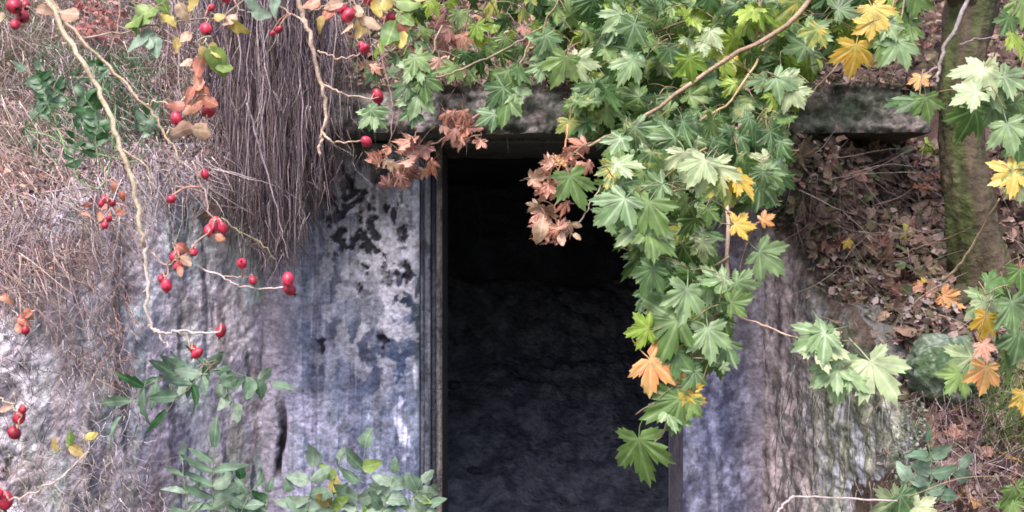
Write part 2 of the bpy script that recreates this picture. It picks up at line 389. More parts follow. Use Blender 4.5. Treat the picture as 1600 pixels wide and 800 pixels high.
def wing(path, ztop, fn, step, thick, name, zb=0.0, zcut=None):
    """a wall following path [(x,y)...] with a top height ztop(s); relief goes along the face normal"""
    P = [Vector((a, b, 0)) for a, b in path]; seg = [0]
    for i in range(1, len(P)): seg.append(seg[-1]+(P[i]-P[i-1]).length)
    T = seg[-1]; n = int(T/step)+1; s = np.linspace(0, T, n)
    xs = np.interp(s, seg, [p.x for p in P]); ys = np.interp(s, seg, [p.y for p in P])
    k = np.ones(15)/15
    pad = lambda a: np.convolve(np.concatenate([np.linspace(a[0]-(a[7]-a[0]), a[0], 7, endpoint=False), a, np.linspace(a[-1], 2*a[-1]-a[-8], 8)[1:]]), k, 'valid')
    xs, ys = pad(xs), pad(ys)
    dx, dy = np.gradient(xs), np.gradient(ys); ln = np.hypot(dx, dy); nxv, nyv = dy/ln, -dx/ln
    m = int(2.0/step); V = np.linspace(0, 1, m)[:, None]
    Z = zb+(ztop(s)[None, :]-zb)*V; Sg = np.broadcast_to(s[None, :], Z.shape)
    D, C = fn(Sg, Z, V)
    C = mixc(C, S(78,64,60), ss(.05, .0, ztop(s)[None, :]-Z+(fbm(Sg*25, Z*25, seed=86)-.5)*.08))   # soil washed over the top
    X = xs[None, :]+nxv[None, :]*D; Y = ys[None, :]+nyv[None, :]*D
    # rounded crumbling top edge
    rd = np.exp(-(ztop(s)[None, :]-Z)/.03)*.03
    X = X-nxv[None, :]*rd; Y = Y-nyv[None, :]*rd
    t = -np.array([nxv.mean(), nyv.mean(), 0])*thick
    return grid_obj(name, np.stack([X, Y, Z], -1), C, M_CON, closed_back=tuple(t), parent=bunker)
# left wing: comes forward from the front wall, then turns along the bank
def ltop(s):
    return np.interp(s, [0, .25, .72, .95, 1.25, 1.9], [1.92, 1.90, 1.80, 1.60, 1.50, 1.30])+(fbm(s*9, s*0, seed=70)-.5)*.2
def lwing(s, z, v):
    s_ = s; st = fbm(s_*26, z*4, seed=71); mid = fbm(s_*14, z*12, seed=72); fine = fbm(s_*55, z*55, seed=73); big = fbm(s_*4, z*4, seed=74)
    near = ss(.75, .98, s_)                                  # the rough stony part along the bank
    C = mixc(S(176,176,186), S(124,128,138), ss(.38, .62, st))
    C = mixc(C, S(222,226,232), ss(.44, .6, mid)*blob(s_, z, .45, 1.5, .26, .26))
    C = mixc(C, S(134,156,140), ss(.46, .62, fbm(s_*7, z*6, seed=77))*.6)
    C = mixc(C, S(146,122,124), ss(.52, .64, fbm(s_*9+4, z*5, seed=78))*.6); C = mixc(C, S(214,200,214), ss(.5, .6, fbm(s_*13, z*6, seed=84))*.5)
    C = mixc(C, S(96,76,76), blob(s_, z, .50, .82, .11, .2)*.85)
    C = mixc(C, S(196,186,198), blob(s_, z, .30, 1.04, .05, .13)*.9)
    C = mixc(C, S(66,66,80), ss(.56, .64, fbm(s_*30, z*5, seed=79))*.8*(1-near)); C = mixc(C, S(150,140,168), ss(.5,.6,fbm(s_*30, z*6, seed=83))*.4*(1-near))
    N = mixc(S(190,176,186), S(128,116,128), ss(.42, .6, mid)); N = mixc(N, S(226,218,230), ss(.5, .62, fbm(s_*19, z*19, seed=80))*.85)
    N = mixc(N, S(52,48,58), ss(.58, .66, fbm(s_*38, z*38, seed=81, o=3))*.85); N = mixc(N, S(112,84,80), ss(.52, .66, fbm(s_*6, z*6, seed=82))*.55)
    C = C*(1-near)[..., None]+N*near[..., None]
    C = C*(.55+1.25*fine)[..., None]
    D = (big-.5)*.03+(mid-.5)*.012*(1+near)+(fine-.5)*.012*(1+near)+(st-.5)*.006
    D = D*np.minimum(1, s_/.06)
    return D, C
wing([(-.845, 3.83), (-1.04, 3.50), (-1.24, 3.20), (-1.50, 3.04), (-2.1, 2.9)][::-1], lambda s: ltop(1.66-s), lambda s, z, v: lwing(1.66-s, z, v), .007, .3, 'wing_wall')
# right wing: comes forward, its top falling with the bank
def rtop(s): return np.interp(s, [0, .1, .8, 1.0, 1.7], [1.80, 1.74, 1.13, .78, .3])+(fbm(s*8, s*0, seed=90)-.5)*.12
def rwing(s, z, v):
    st = fbm(s*34, z*3.5, seed=91); st2 = fbm(s*70, z*7, seed=96); mid = fbm(s*14, z*10, seed=92); fine = fbm(s*50, z*50, seed=93); big = fbm(s*4, z*3, seed=94)
    a = ss(.2, .42, s+(mid-.5)*.12)
    C1 = mixc(S(186,168,172), S(130,116,118), ss(.38, .6, st)); C1 = mixc(C1, S(64,56,62), ss(.55, .64, fbm(s*60, z*14, seed=99))*.7); C1 = mixc(C1, S(184,168,174), ss(.54, .64, fbm(s*45, z*11, seed=89))*.5)
    C2 = mixc(S(156,154,144), S(104,104,90), ss(.38, .58, st)); C2 = mixc(C2, S(62,68,54), ss(.53, .62, st2)*.75)
    C2 = mixc(C2, S(160,158,172), ss(.5, .62, fbm(s*22, z*7, seed=97))*ss(.4, .55, st2)*.85)
    C2 = mixc(C2, S(146,146,180), blob(s, z, .62, .78, .05, .16)*.8*ss(.4, .6, st))
    C = C1*(1-a)[..., None]+C2*a[..., None]
    C = mixc(C, S(70,62,56), ss(.12, .0, rtop(s)-z)*.6)
    D = (st-.5)*.010+(mid-.5)*.022+(st2-.5)*.005+(fbm(s*30, z*26, seed=98)-.5)*.028+(fine-.5)*.01+(big-.5)*.04
    return D*np.minimum(1, s/.05), C*(.45+1.1*fine)[..., None]
wing([(.858, 3.83), (1.14, 3.1), (1.47, 2.25)], rtop, rwing, .007, .10, 'wing_wall')

# the chamber behind the door
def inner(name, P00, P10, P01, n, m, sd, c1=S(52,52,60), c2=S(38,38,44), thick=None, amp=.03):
    P00, P10, P01 = map(np.array, (P00, P10, P01))
    u, v = np.meshgrid(np.linspace(0, 1, n), np.linspace(0, 1, m))
    P = P00+(P10-P00)*u[..., None]+(P01-P00)*v[..., None]
    nn = np.cross(P10-P00, P01-P00); nn = nn/np.linalg.norm(nn)
    lu = np.linalg.norm(P10-P00); lv = np.linalg.norm(P01-P00)
    q = fbm(u*lu*8, v*lv*8, seed=sd); q2 = fbm(u*lu*24, v*lv*24, seed=sd+1)
    P = P+nn*((q-.5)*amp+(q2-.5)*amp*.5)[..., None]
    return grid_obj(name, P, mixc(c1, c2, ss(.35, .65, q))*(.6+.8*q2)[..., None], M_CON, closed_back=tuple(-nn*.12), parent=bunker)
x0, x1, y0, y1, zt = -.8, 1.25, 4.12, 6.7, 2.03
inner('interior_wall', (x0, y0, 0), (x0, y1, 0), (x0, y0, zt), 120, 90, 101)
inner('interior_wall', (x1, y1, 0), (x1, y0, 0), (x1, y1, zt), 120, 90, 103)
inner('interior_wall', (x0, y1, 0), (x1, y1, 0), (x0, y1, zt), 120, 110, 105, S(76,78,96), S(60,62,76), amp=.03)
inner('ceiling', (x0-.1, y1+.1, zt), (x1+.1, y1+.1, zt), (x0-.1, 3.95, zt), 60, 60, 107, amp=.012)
mbm = MB()                                              # faded scrawl on the far wall
for k, st_ in enumerate(([(740,300),(752,340),(748,378)], [(745,303),(775,300),(800,306)], [(752,340),(775,338),(795,345)], [(748,378),(775,380),(798,372)], [(850,302),(825,308),(822,330),(845,345),(848,368),(822,380)])):
    P = spline([at(x, y, 6.64) for x, y in st_], 4)
    vs = []; [vs.extend([p+Vector((-.012, 0, -.018)), p+Vector((.012, 0, .018))]) for p in P]
    mbm.add(vs, [(2*i, 2*i+1, 2*i+3, 2*i+2) for i in range(len(P)-1)], S(84,82,92))
mbm.build('chalk_scrawl', M_CON, bunker)
# rubble and silt heaped on the floor inside
rx, ry = np.meshgrid(np.linspace(x0-.05, x1+.05, 150), np.linspace(4.25, 6.75, 180))
rz = .15+.95*ss(4.4, 6.6, ry)+.35*ss(6.1, 6.75, ry)+(fbm(rx*3, ry*3, seed=110)-.5)*.14+(fbm(rx*14, ry*14, seed=111)-.5)*.05
RC = mixc(S(140,142,164), S(104,106,126), ss(.35, .65, fbm(rx*16, ry*16, seed=112)))
tag(grid_obj('silt_floor', np.stack([rx, ry, rz], -1), RC, M_SOIL), kind='structure')
def rock_mesh(mb, c, r, col, seed):
    import bmesh
    bm = bmesh.new(); bmesh.ops.create_icosphere(bm, subdivisions=2, radius=1)
    co = np.array([v.co[:] for v in bm.verts]); k = 1+(fbm(co[:, 0]*1.3+seed, co[:, 1]*1.3, co[:, 2]*1.3, seed=seed, o=3)-.5)*.9
    co = co*k[:, None]*np.array(r); a = seed*1.7; ca, sa = math.cos(a), math.sin(a)
    co = np.stack([co[:, 0]*ca-co[:, 1]*sa, co[:, 0]*sa+co[:, 1]*ca, co[:, 2]], -1)+np.array(c)
    mb.add(co.tolist(), [[v.index for v in f.verts] for f in bm.faces], col); bm.free()
mb = MB()
for i in range(26):
    x, y = random.uniform(x0+.1, x1-.1), random.uniform(4.5, 6.6); r = random.choice((.02, .03, .04, .05))
    z = .15+.95*float(ss(4.4, 6.6, y))+random.uniform(-.02, .05)
    rock_mesh(mb, (x, y, z-.02), (r, r*.8, r*.5), random.choice([S(96,100,122), S(76,78,94), S(104,106,124)]), i)
tag(mb.build('floor_rubble', M_CON, smooth=False), kind='stuff')

# ---------------------------------------------------------------- leaf shapes (unit length, base at the origin, tip +Y)
def outline_maple(rs, five=True, tooth=.09):
    """half outline as (angle, radius) about a point just above the leaf base"""
    def lobe(a, L, wd):
        q = lambda: 1+rs.uniform(-.05, .05)
        return [(a-wd, L*.50*q()), (a-wd*.80, L*.70*q()), (a-wd*.60, L*.66*q()), (a-wd*.42, L*.86*q()), (a-wd*.24, L*.80*q()), (a, L),
                (a+wd*.24, L*.80*q()), (a+wd*.42, L*.86*q()), (a+wd*.60, L*.66*q()), (a+wd*.80, L*.70*q()), (a+wd, L*.50*q())]
    j = lambda: 1+rs.uniform(-.07, .07)
    pts = []
    for a, L, wd in ((0, .86, 25), (50, .76, 25), (104, .52, 26)):
        pts.append((a, L*j(), wd))
    out = []
    for i, (a, L, wd) in enumerate(pts):
        l = lobe(a, L, wd)
        if i == 0: l = l[5:]
        out += l
        if i < 2: out.append(((pts[i][0]+pts[i+1][0])/2, min(pts[i][1], pts[i+1][1])*.40))
    out.append((150, .16)); return out
def maple_leaf(name, seed, curl=.25, crumple=0.0):
    rs = random.Random(seed); half = outline_maple(rs); half2 = outline_maple(rs)
    ring = [(-a, r) for a, r in half2[::-1]][:-1]+half; oy = .12
    lob = (0, 48, -48, 100, -100)
    def zz(x, y, a, r):
        d = min(abs(a-l) for l in lob)
        z = -curl*(x*x*.9+y*y*.55)+.10*r*math.sin(min(d, 25)/25*math.pi/2)*(1-.3*rs.random())
        z += crumple*(rs.random()-.5)*r
        return z
    vs = [(0, oy, 0)]; cx = rs.uniform(-.1, .1)
    for a, r in ring:                                   # inner ring, then outer
        x, y = math.sin(R(a))*r*.5, oy+math.cos(R(a))*r*.5; vs.append((x, y, zz(x, y, a, r*.5)))
    for a, r in ring:
        x, y = math.sin(R(a))*r, oy+math.cos(R(a))*r; x += cx*y*y
        vs.append((x, y, zz(x, y, a, r)-.05*rs.random()))
    n = len(ring); fs = [(0, 1+(k+1), 1+k) for k in range(n-1)]
    fs += [(1+k, 1+k+1, 1+n+k+1, 1+n+k) for k in range(n-1)]
    # stalk
    b = len(vs); w_ = .013; L = rs.uniform(.35, .6); side = rs.uniform(-.15, .15)
    for t in (0, .5, 1):
        for k in range(3):
            an = k*2.094; vs.append((math.cos(an)*w_+side*t*t, oy-t*L, math.sin(an)*w_-.18*t*t))
    for s_ in (0, 1):
        for k in range(3): fs.append((b+s_*3+k, b+s_*3+(k+1) % 3, b+s_*3+3+(k+1) % 3, b+s_*3+3+k))
    return mk(name, vs, fs)
def mk(name, vs, fs):
    me = bpy.data.meshes.new(name); me.from_pydata(vs, [], fs); me.polygons.foreach_set('use_smooth', [True]*len(me.polygons)); me.update(); return me
def oval_leaf(name, seed, wd=.34, curl=.3, teeth=True, n=7):
    rs = random.Random(seed); vs = []; fs = []
    tw = rs.uniform(-.9, .9); bend = rs.uniform(-.18, .18); wv0 = rs.uniform(.85, 1.1)
    for i in range(n+1):
        t = i/n; wv = wd*math.sin(math.pi*min(1, t**.8))**.85 if 0 < t < 1 else 0.0
        if teeth and 0 < i < n: wv *= 1+.04*(-1)**i
        zc = -curl*(t-.2)**2; zs = zc+.35*wv*rs.uniform(.6, 1.2)
        a_ = tw*t; j1, j2 = rs.uniform(.85, 1.12), rs.uniform(.85, 1.12); bx_ = bend*t*t; w1, w2 = wv*j1*math.cos(a_), wv*j2*math.cos(a_)
        vs += [(bx_-w1, t-.05*(i % 2), zs-wv*math.sin(a_)), (bx_, t, zc), (bx_+w2*wv0, t-.05*(i % 2), zs+wv*math.sin(a_))]
    for i in range(n):
        a = i*3; fs += [(a, a+1, a+4, a+3), (a+1, a+2, a+5, a+4)]
    b = len(vs); vs += [(-.015, 0, 0), (.015, 0, 0), (.015, -.18, -.04), (-.015, -.18, -.04)]; fs.append((b, b+1, b+2, b+3))
    return mk(name, vs, fs)
BASE = {'maple': [maple_leaf('maple_leaf', i, random.choice((.1, .3, .45)) if i < 6 else random.choice((-.4, .5, .9, 1.3)), .06 if i < 6 else random.uniform(.08, .34)) for i in range(22)],
        'dead': [maple_leaf('dead_leaf', 50+i, random.uniform(.9, 1.5)*random.choice((-1, 1)), .55) for i in range(6)],
        'oval': [oval_leaf('oval_leaf', 80+i, random.uniform(.24, .36), random.uniform(-.3, .9)) for i in range(9)],
        'lance': [oval_leaf('lance_leaf', 90+i, random.uniform(.13, .2), random.uniform(.1, 1.0), True, 9) for i in range(7)]}
_cache = {}
def leaf_mesh(kind, mat, v):
    k = (kind, mat, v)
    if k not in _cache:
        me = BASE[kind][v].copy(); me.materials.clear(); me.materials.append(LM[mat]); _cache[k] = me
    return _cache[k]
def put_leaf(parent, p, size, tip, nrm, kind='maple', mat='green', name='leaf', flat=False):
    """p: leaf base in the world"""
    v = random.randrange(6 if flat and kind == 'maple' else len(BASE[kind])); o = bpy.data.objects.new(name, leaf_mesh(kind, mat, v)); COL.objects.link(o)
    t = Vector(tip).normalized(); n = Vector(nrm); x = t.cross(n).normalized(); n = x.cross(t)
    mx = Matrix((x, t, n)).transposed()
    if random.random() < .5 and kind != 'maple': mx = Matrix((-x, t, -n)).transposed()
    o.parent = parent; M4 = mx.to_4x4(); M4.translation = Vector(p)-parent_world(parent)
    wx = random.uniform(.88, 1.12)
    o.matrix_local = M4 @ Matrix.Diagonal((size*wx, size, size, 1)); return o
def rnd_n(f=.6):                                        # a normal roughly towards the viewer and the sky
    return Vector((random.gauss(0, f), -1, random.gauss(.35, f)))
def px_leaf(parent, px, py, Y, spx, ang, mat='green', kind='maple', f=.35, name='leaf'):
    """leaf centred near a photo position; ang: direction of the tip, 0 = down, 90 = right"""
    L = spx/F*Y; a = R(ang); tip = Vector((math.sin(a), random.uniform(-.35, .1), -math.cos(a)))
    p = at(px, py, Y)-tip.normalized()*L*.5
    put_leaf(parent, p, L, tip, rnd_n(f), kind, mat, name, f <= .36); return p

class Branch:
    """a hanging or growing branch: main stems, leaves, and thin stalks that join every leaf to the wood"""
    def __init__(s, name, label, cat, root, group=None, stem=(150,128,104), k=1.0):
        s.o = empty(name, root, label, cat, group); s.mb = MB(); s.nodes = []; s.bases = []; s.c = stem
    def stem(s, pts, r0, r1, col=None, n=5):
        P = spline(pts, 5); P = [p+Vector((random.gauss(0, .002), random.gauss(0, .002), random.gauss(0, .002))) for p in P]
        c = S(*(col or s.c)); s.mb.tube(P, (r0, r1), n, c); s.nodes += P
    def leaf(s, px, py, Y, spx, ang, mat='green', kind='maple', f=.35):
        p = px_leaf(s.o, px, py, Y, spx, ang, mat, kind, f); s.bases.append((p, spx/F*Y, ang)); return p
    def finish(s, maxd=.6, r=.0012, col=None, stub=.1):
        c = S(*(col or s.c))
        todo = [(b-Vector((math.sin(R(a)), 0, -math.cos(R(a))))*L*.28, L) for b, L, a in s.bases]
        while todo and s.nodes:
            arr = np.array([n[:] for n in s.nodes]); best = None
            T = np.array([t[0][:] for t in todo])
            d = ((T[:, None, :]-arr[None])**2).sum(-1); j = int(d.min(1).argmin()); k = int(d[j].argmin()); q = todo.pop(j)
            dist = math.sqrt(d[j, k])
            if dist > maxd: continue
            a, b = s.nodes[k], q[0]; mid = (a+b)/2+Vector((0, 0, .08*dist))
            P = spline([a, mid, b], 3); s.mb.tube(P, (r*1.3, r), 3, c); s.nodes += P[2:]
        s.mb.build('stem', M_STEM, s.o); return s.o

def in_poly(x, y, poly):
    c = False; j = len(poly)-1
    for i in range(len(poly)):
        xi, yi = poly[i]; xj, yj = poly[j]
        if (yi > y) != (yj > y) and x < (xj-xi)*(y-yi)/(yj-yi)+xi: c = not c
        j = i
    return c
def scatter(poly, n, mind):
    xs = [p[0] for p in poly]; ys = [p[1] for p in poly]; out = []; tries = 0
    while len(out) < n and tries < n*60:
        tries += 1; x, y = random.uniform(min(xs), max(xs)), random.uniform(min(ys), max(ys))
        if in_poly(x, y, poly) and all((x-a)**2+(y-b)**2 > mind**2 for a, b in out): out.append((x, y))
    return out
def pick(wts):
    k = list(wts); return random.choices(k, [wts[q] for q in k])[0]

# ---------------------------------------------------------------- maple branches
GREENS = {'green': 4, 'teal': 2.6, 'deep': 3.4, 'lime': .9, 'pale': .3, 'spotty': .3, 'blotch': 1.4}
# 1: the big canopy branch reaching left over the lintel
b = Branch('maple_branch', 'broad leafy green maple branch reaching left across the middle of the lintel', 'branch', at(1330, -140, 3.0))
b.stem([at(1330,-140,3.0), at(1250,20,3.0), at(1130,95,2.95), at(1010,180,2.9), at(945,215,2.85), at(890,240,2.8)], .009, .003, (168,140,120))
b.stem([at(1280,-60,3.1), at(1100,20,3.2), at(980,70,3.2), at(900,150,3.2)], .006, .002)
b.stem([at(1200,60,3.0), at(1145,155,2.9), at(1090,190,2.85), at(1000,260,2.8)], .004, .002, (180,156,116))
polyA = [(905,20),(960,-20),(1430,-20),(1400,40),(1270,60),(1250,110),(1245,150),(1190,190),(1040,215),(950,230),(915,205),(895,190),(905,140),(925,60)]
for (x, y) in scatter(polyA, 268, 13):
    yy = 3.35-.35*random.random()-.12*(y/200)
    wt = dict(GREENS)
    if x > 1060 and y < 140: wt.update({'lime': 7, 'spotty': 1.2, 'green': 4, 'teal': .5})
    b.leaf(x, y, yy, random.uniform(32, 54), random.gauss(-25, 50), pick(wt), f=.75)
for (x, y) in scatter([(830,-20),(960,-20),(930,60),(860,60),(830,30)], 22, 14): b.leaf(x, y, random.uniform(3.4, 3.55), random.uniform(30, 44), random.gauss(-10, 60), pick({'deep': 3, 'green': 2, 'wine': .5}), f=.6)
for (x, y, s_, a, m_) in ((1100,78,20,20,'pale'),(1243,125,34,80,'pale'),(1245,155,46,30,'pale'),(960,35,50,-40,'teal'),(985,55,48,-20,'teal'),(1230,130,50,60,'teal'),(980,110,54,-30,'teal'),(1080,110,50,10,'lime')):
    b.leaf(x, y, 2.75, s_, a, m_, f=.3)
b.finish()
b = Branch('maple_branch', 'fine mass of yellowish green maple leaves along the top edge above the other branches', 'branch', at(1300, -200, 3.3))
b.stem([at(1300,-200,3.3), at(1200,-20,3.3), at(1120,60,3.25), at(1060,120,3.2)], .006, .002)
b.stem([at(1200,-20,3.3), at(1030,10,3.3), at(900,70,3.35), at(830,110,3.35)], .004, .0015)
for (x, y) in scatter([(820,-20),(1440,-20),(1400,70),(1290,90),(1240,150),(1100,150),(930,190),(890,150),(930,70),(830,60)], 270, 11): b.leaf(x, y, random.uniform(3.3, 3.6), random.uniform(26, 44), random.gauss(-20, 60), pick({'lime': 3 if x > 1000 else 1, 'green': 3, 'deep': 3, 'teal': 1, 'spotty': .5}), f=.8)
b.finish()
b = Branch('maple_branch', 'thin scattered small green leaves over the brown litter at the top centre', 'branch', at(760, -200, 3.4))
b.stem([at(760,-200,3.4), at(740,-20,3.4), at(720,60,3.4)], .004, .0015)
b.stem([at(750,-60,3.4), at(620,40,3.4), at(540,100,3.4)], .004, .0015)
for (x, y) in scatter([(640,-20),(840,-20),(850,60),(760,130),(560,120)], 60, 17): b.leaf(x, y, random.uniform(3.3, 3.5), random.uniform(22, 38), random.gauss(0, 60), pick({'lime': 1.5, 'green': 2, 'deep': 3, 'spotty': .7, 'wine': 1.5, 'rust': .8}), f=.8)
b.finish()
# 2: the long hanging branch in front of the doorway
b = Branch('maple_branch', 'long drooping maple branch hanging down before the right side of the dark doorway', 'branch', at(1210, -150, 2.9))
b.stem([at(1210,-150,3.1), at(1180,60,3.1), at(1155,200,3.0), at(1138,320,2.62), at(1134,450,2.55), at(1100,520,2.5), at(1060,600,2.5), at(1040,665,2.5), at(1015,705,2.5)], .008, .0018, (176,150,136))
b.stem([at(1150,200,2.7), at(1060,260,2.65), at(985,330,2.6)], .004, .0015)
b.stem([at(1137,330,2.6), at(1170,350,2.55), at(1198,345,2.5)], .003, .0015, (190,140,130))
b.stem([at(1137,400,2.55), at(1080,440,2.6), at(1020,440,2.6)], .003, .0015)
polyB = [(965,215),(1225,190),(1222,300),(1185,325),(1120,330),(1040,370),(985,385),(945,345),(948,280)]
polyC = [(1010,360),(1105,340),(1105,430),(1135,480),(1125,555),(1080,590),(1050,560),(1020,520),(1020,465),(1000,420)]
for (x, y) in scatter(polyB, 122, 15): b.leaf(x, y, random.uniform(2.5, 2.95), random.uniform(30, 54), random.gauss(-15, 50), pick({'green': 4, 'teal': 3, 'deep': 2, 'pale': 1, 'spotty': .5, 'blotch': 1.5}), f=.7)
for (x, y) in scatter(polyC, 78, 16): b.leaf(x, y, random.uniform(2.45, 2.8), random.uniform(34, 58), random.gauss(-8, 50), pick({'green': 4, 'teal': 3.4, 'deep': 1.6, 'pale': .9, 'blotch': 1.5}), f=.5)
for (x, y, s_, a, m_) in ((1003,722,98,8,'green'),(1035,640,92,-60,'green'),(1062,655,60,60,'pale'),(1040,582,84,50,'orange'),(1084,622,46,60,'yellow'),(1000,345,88,-25,'green'),(1010,372,76,5,'pale'),(1035,375,70,60,'green'),(960,330,70,-40,'teal'),
      (1120,285,74,10,'pale'),(1165,290,54,40,'yellow'),(1135,300,60,5,'spotty'),(1090,270,60,-30,'pale'),(1165,352,44,85,'yellow'),(1025,510,94,-75,'green'),(1070,480,80,-10,'teal'),(1110,540,74,5,'teal'),(1090,600,54,10,'teal'),
      (995,515,50,-85,'lime'),(1135,575,18,60,'pale'),(1205,408,62,50,'teal'),(1170,445,52,80,'teal'),(1160,470,48,100,'green'),(1200,340,26,120,'orange'),(1010,440,60,-30,'deep'),(1055,570,60,-10,'deep'),(1075,640,46,-20,'green')):
    b.leaf(x, y, 2.42, s_*.98, a, m_, f=.3)
b.finish()
# 3: upper right branch with the yellow leaves
b = Branch('maple_branch', 'maple branch at upper right with two bright yellow leaves hanging over the lintel end', 'branch', at(1480, -120, 3.0))
b.stem([at(1480,-120,3.0), at(1420,-30,3.0), at(1360,60,3.0), at(1310,100,3.0), at(1255,160,3.0)], .006, .002)
b.stem([at(1400,-10,2.95), at(1370,90,2.9), at(1330,130,2.85)], .003, .0015, (150,120,100))
b.stem([at(1420,-30,3.0), at(1405,50,2.95), at(1410,90,2.9)], .003, .0015)
for (x, y) in scatter([(1260,-20),(1440,-20),(1420,60),(1380,70),(1330,60),(1270,80)], 26, 24): b.leaf(x, y, random.uniform(2.9, 3.2), random.uniform(44, 62), random.gauss(0, 45), pick({'deep': 3, 'green': 3, 'lime': 2, 'teal': 1}), f=.5)
for (x, y, s_, a, m_) in ((1335,94,60,-5,'yellow'),(1372,28,54,20,'yellow'),(1385,75,60,-20,'green'),(1412,85,60,20,'teal'),(1350,45,40,-60,'yellow'),(1270,60,44,-30,'spotty'),(1395,50,40,30,'pale')):
    b.leaf(x, y, 2.8, s_, a, m_, f=.25)
b.finish()
# 4: pale sprig over the right wing wall
b = Branch('maple_sprig', 'pale green maple sprig on a thin stalk before the rough right wing wall', 'branch', at(1140, 488, 2.5))
b.stem([at(1140,488,2.5), at(1190,508,2.45), at(1238,526,2.4), at(1290,540,2.4), at(1330,570,2.4)], .0026, .0014, (196,160,150))
for (x, y, s_, a, m_) in ((1268,535,78,-60,'teal'),(1300,545,84,70,'pale'),(1290,540,70,10,'teal'),(1312,596,96,-5,'pale'),(1290,590,70,-60,'teal'),(1382,592,100,35,'pale'),(1345,585,60,100,'teal')): b.leaf(x, y, 2.35, s_*.86, a, m_, f=.35)
b.finish(r=.001)
# 5-6: sprigs left of the canopy
for lab, root, stm, lv in (
  ('small maple sprig of three leaves in front of leaf litter left of the canopy', (900,-40), [(900,-40),(850,40),(870,100)], ((848,80,56,-50,'teal'),(876,112,60,-20,'green'),(915,98,48,80,'herb_t'),(845,115,40,-10,'teal'),(862,70,44,30,'teal'))),
  ('bushy little maple sprig drooping over the lintel front above the doorway', (830,60), [(830,60),(810,110),(785,160)], ((800,130,54,20,'green'),(772,150,52,-50,'teal'),(790,175,54,-10,'green'),(760,185,40,-60,'teal'),(820,120,40,50,'deep'),(810,150,40,20,'teal'))),
  ('blurred bluish maple sprig in front of the left half of the lintel', (690,40), [(690,40),(665,100),(640,160)], ((640,112,50,-40,'teal'),(665,140,54,10,'green'),(650,165,50,-10,'teal'),(625,140,40,-60,'deep'),(645,185,36,0,'teal'),(660,100,44,50,'green'),(572,186,44,-50,'teal'),(590,184,44,40,'teal'))),
  ('lime maple sprig hanging at the lintel edge beside the rusty leaf bunch', (905,120), [(905,120),(890,180),(885,220)], ((925,170,44,10,'lime'),(905,165,50,-20,'green'),(890,205,40,0,'spotty'),(935,150,50,20,'deep'),(950,185,50,20,'green'),(915,205,36,0,'green')))):
    b = Branch('maple_sprig', lab, 'sprig', at(*root, 3.1), 'maple sprigs over the lintel')
    b.stem([at(x, y, 3.1-.05*i) for i, (x, y) in enumerate(stm)], .003, .0014)
    for (x, y, s_, a, m_) in lv: b.leaf(x, y, 2.95, s_, a, 'pale' if m_ == 'herb_t' else m_, f=.3)
    b.finish(r=.001)
# 7-9: right edge
b = Branch('maple_branch', 'pale leaved maple branch in front of the tree trunk at the right edge', 'branch', at(1680, 40, 2.6))
b.stem([at(1680,40,2.6), at(1600,90,2.6), at(1540,130,2.6), at(1500,160,2.6)], .004, .0015)
b.stem([at(1600,90,2.6), at(1570,170,2.6), at(1520,210,2.6)], .003, .0015)
for (x, y, s_, a, m_) in ((1525,125,66,-40,'pale'),(1550,150,70,10,'teal'),(1505,150,60,-70,'pale'),(1515,195,70,-20,'green'),(1560,190,64,20,'teal'),(1545,110,60,160,'pale'),(1590,130,60,60,'pale'),(1580,215,60,10,'teal'),(1535,165,60,-10,'pale'),(1600,180,60,30,'green'),
    (1420,165,50,-60,'deep'),(1450,170,46,10,'green'),(1400,160,40,-90,'deep'),(1435,130,30,-20,'orange'),(1590,70,50,20,'lime'),(1600,20,60,0,'green'),(1570,40,40,-30,'deep'),(1592,240,50,0,'deep')): b.leaf(x, y, random.uniform(2.45, 2.6), s_, a, m_, f=.35)
b.finish(r=.0012)
b = Branch('maple_sprig', 'small maple sprig with a yellow leaf and a whitish leaf at the far right', 'sprig', at(1650, 250, 2.5))
b.stem([at(1650,250,2.5), at(1610,270,2.5), at(1575,285,2.5)], .003, .0015)
for (x, y, s_, a, m_) in ((1567,278,56,-70,'yellow'),(1592,300,46,20,'pale'),(1600,275,50,60,'spotty')): b.leaf(x, y, 2.45, s_, a, m_, f=.25)
b.finish()
b = Branch('maple_branch', 'low maple branch with orange leaves beside the mossy boulder', 'branch', at(1680, 480, 2.6))
b.stem([at(1680,480,2.6), at(1600,490,2.6), at(1550,500,2.6), at(1530,540,2.6)], .004, .0015)
b.stem([at(1600,490,2.6), at(1590,560,2.6), at(1545,590,2.6)], .003, .0015)
for (x, y, s_, a, m_) in ((1530,478,60,-60,'pale'),(1555,465,54,-10,'green'),(1535,515,54,-15,'yellow'),(1585,500,72,10,'teal'),(1590,545,70,-10,'teal'),(1545,490,50,20,'pale'),(1538,596,58,-10,'orange'),(1500,570,60,-60,'pale'),(1575,575,54,0,'green'),(1490,600,54,-40,'green'),(1595,440,50,0,'green'),
    (1600,632,44,0,'yellow'),(1560,440,40,90,'deep'),(1540,550,34,20,'rust')): b.leaf(x, y, random.uniform(2.4, 2.55), s_, a, m_, f=.3)
b.finish()

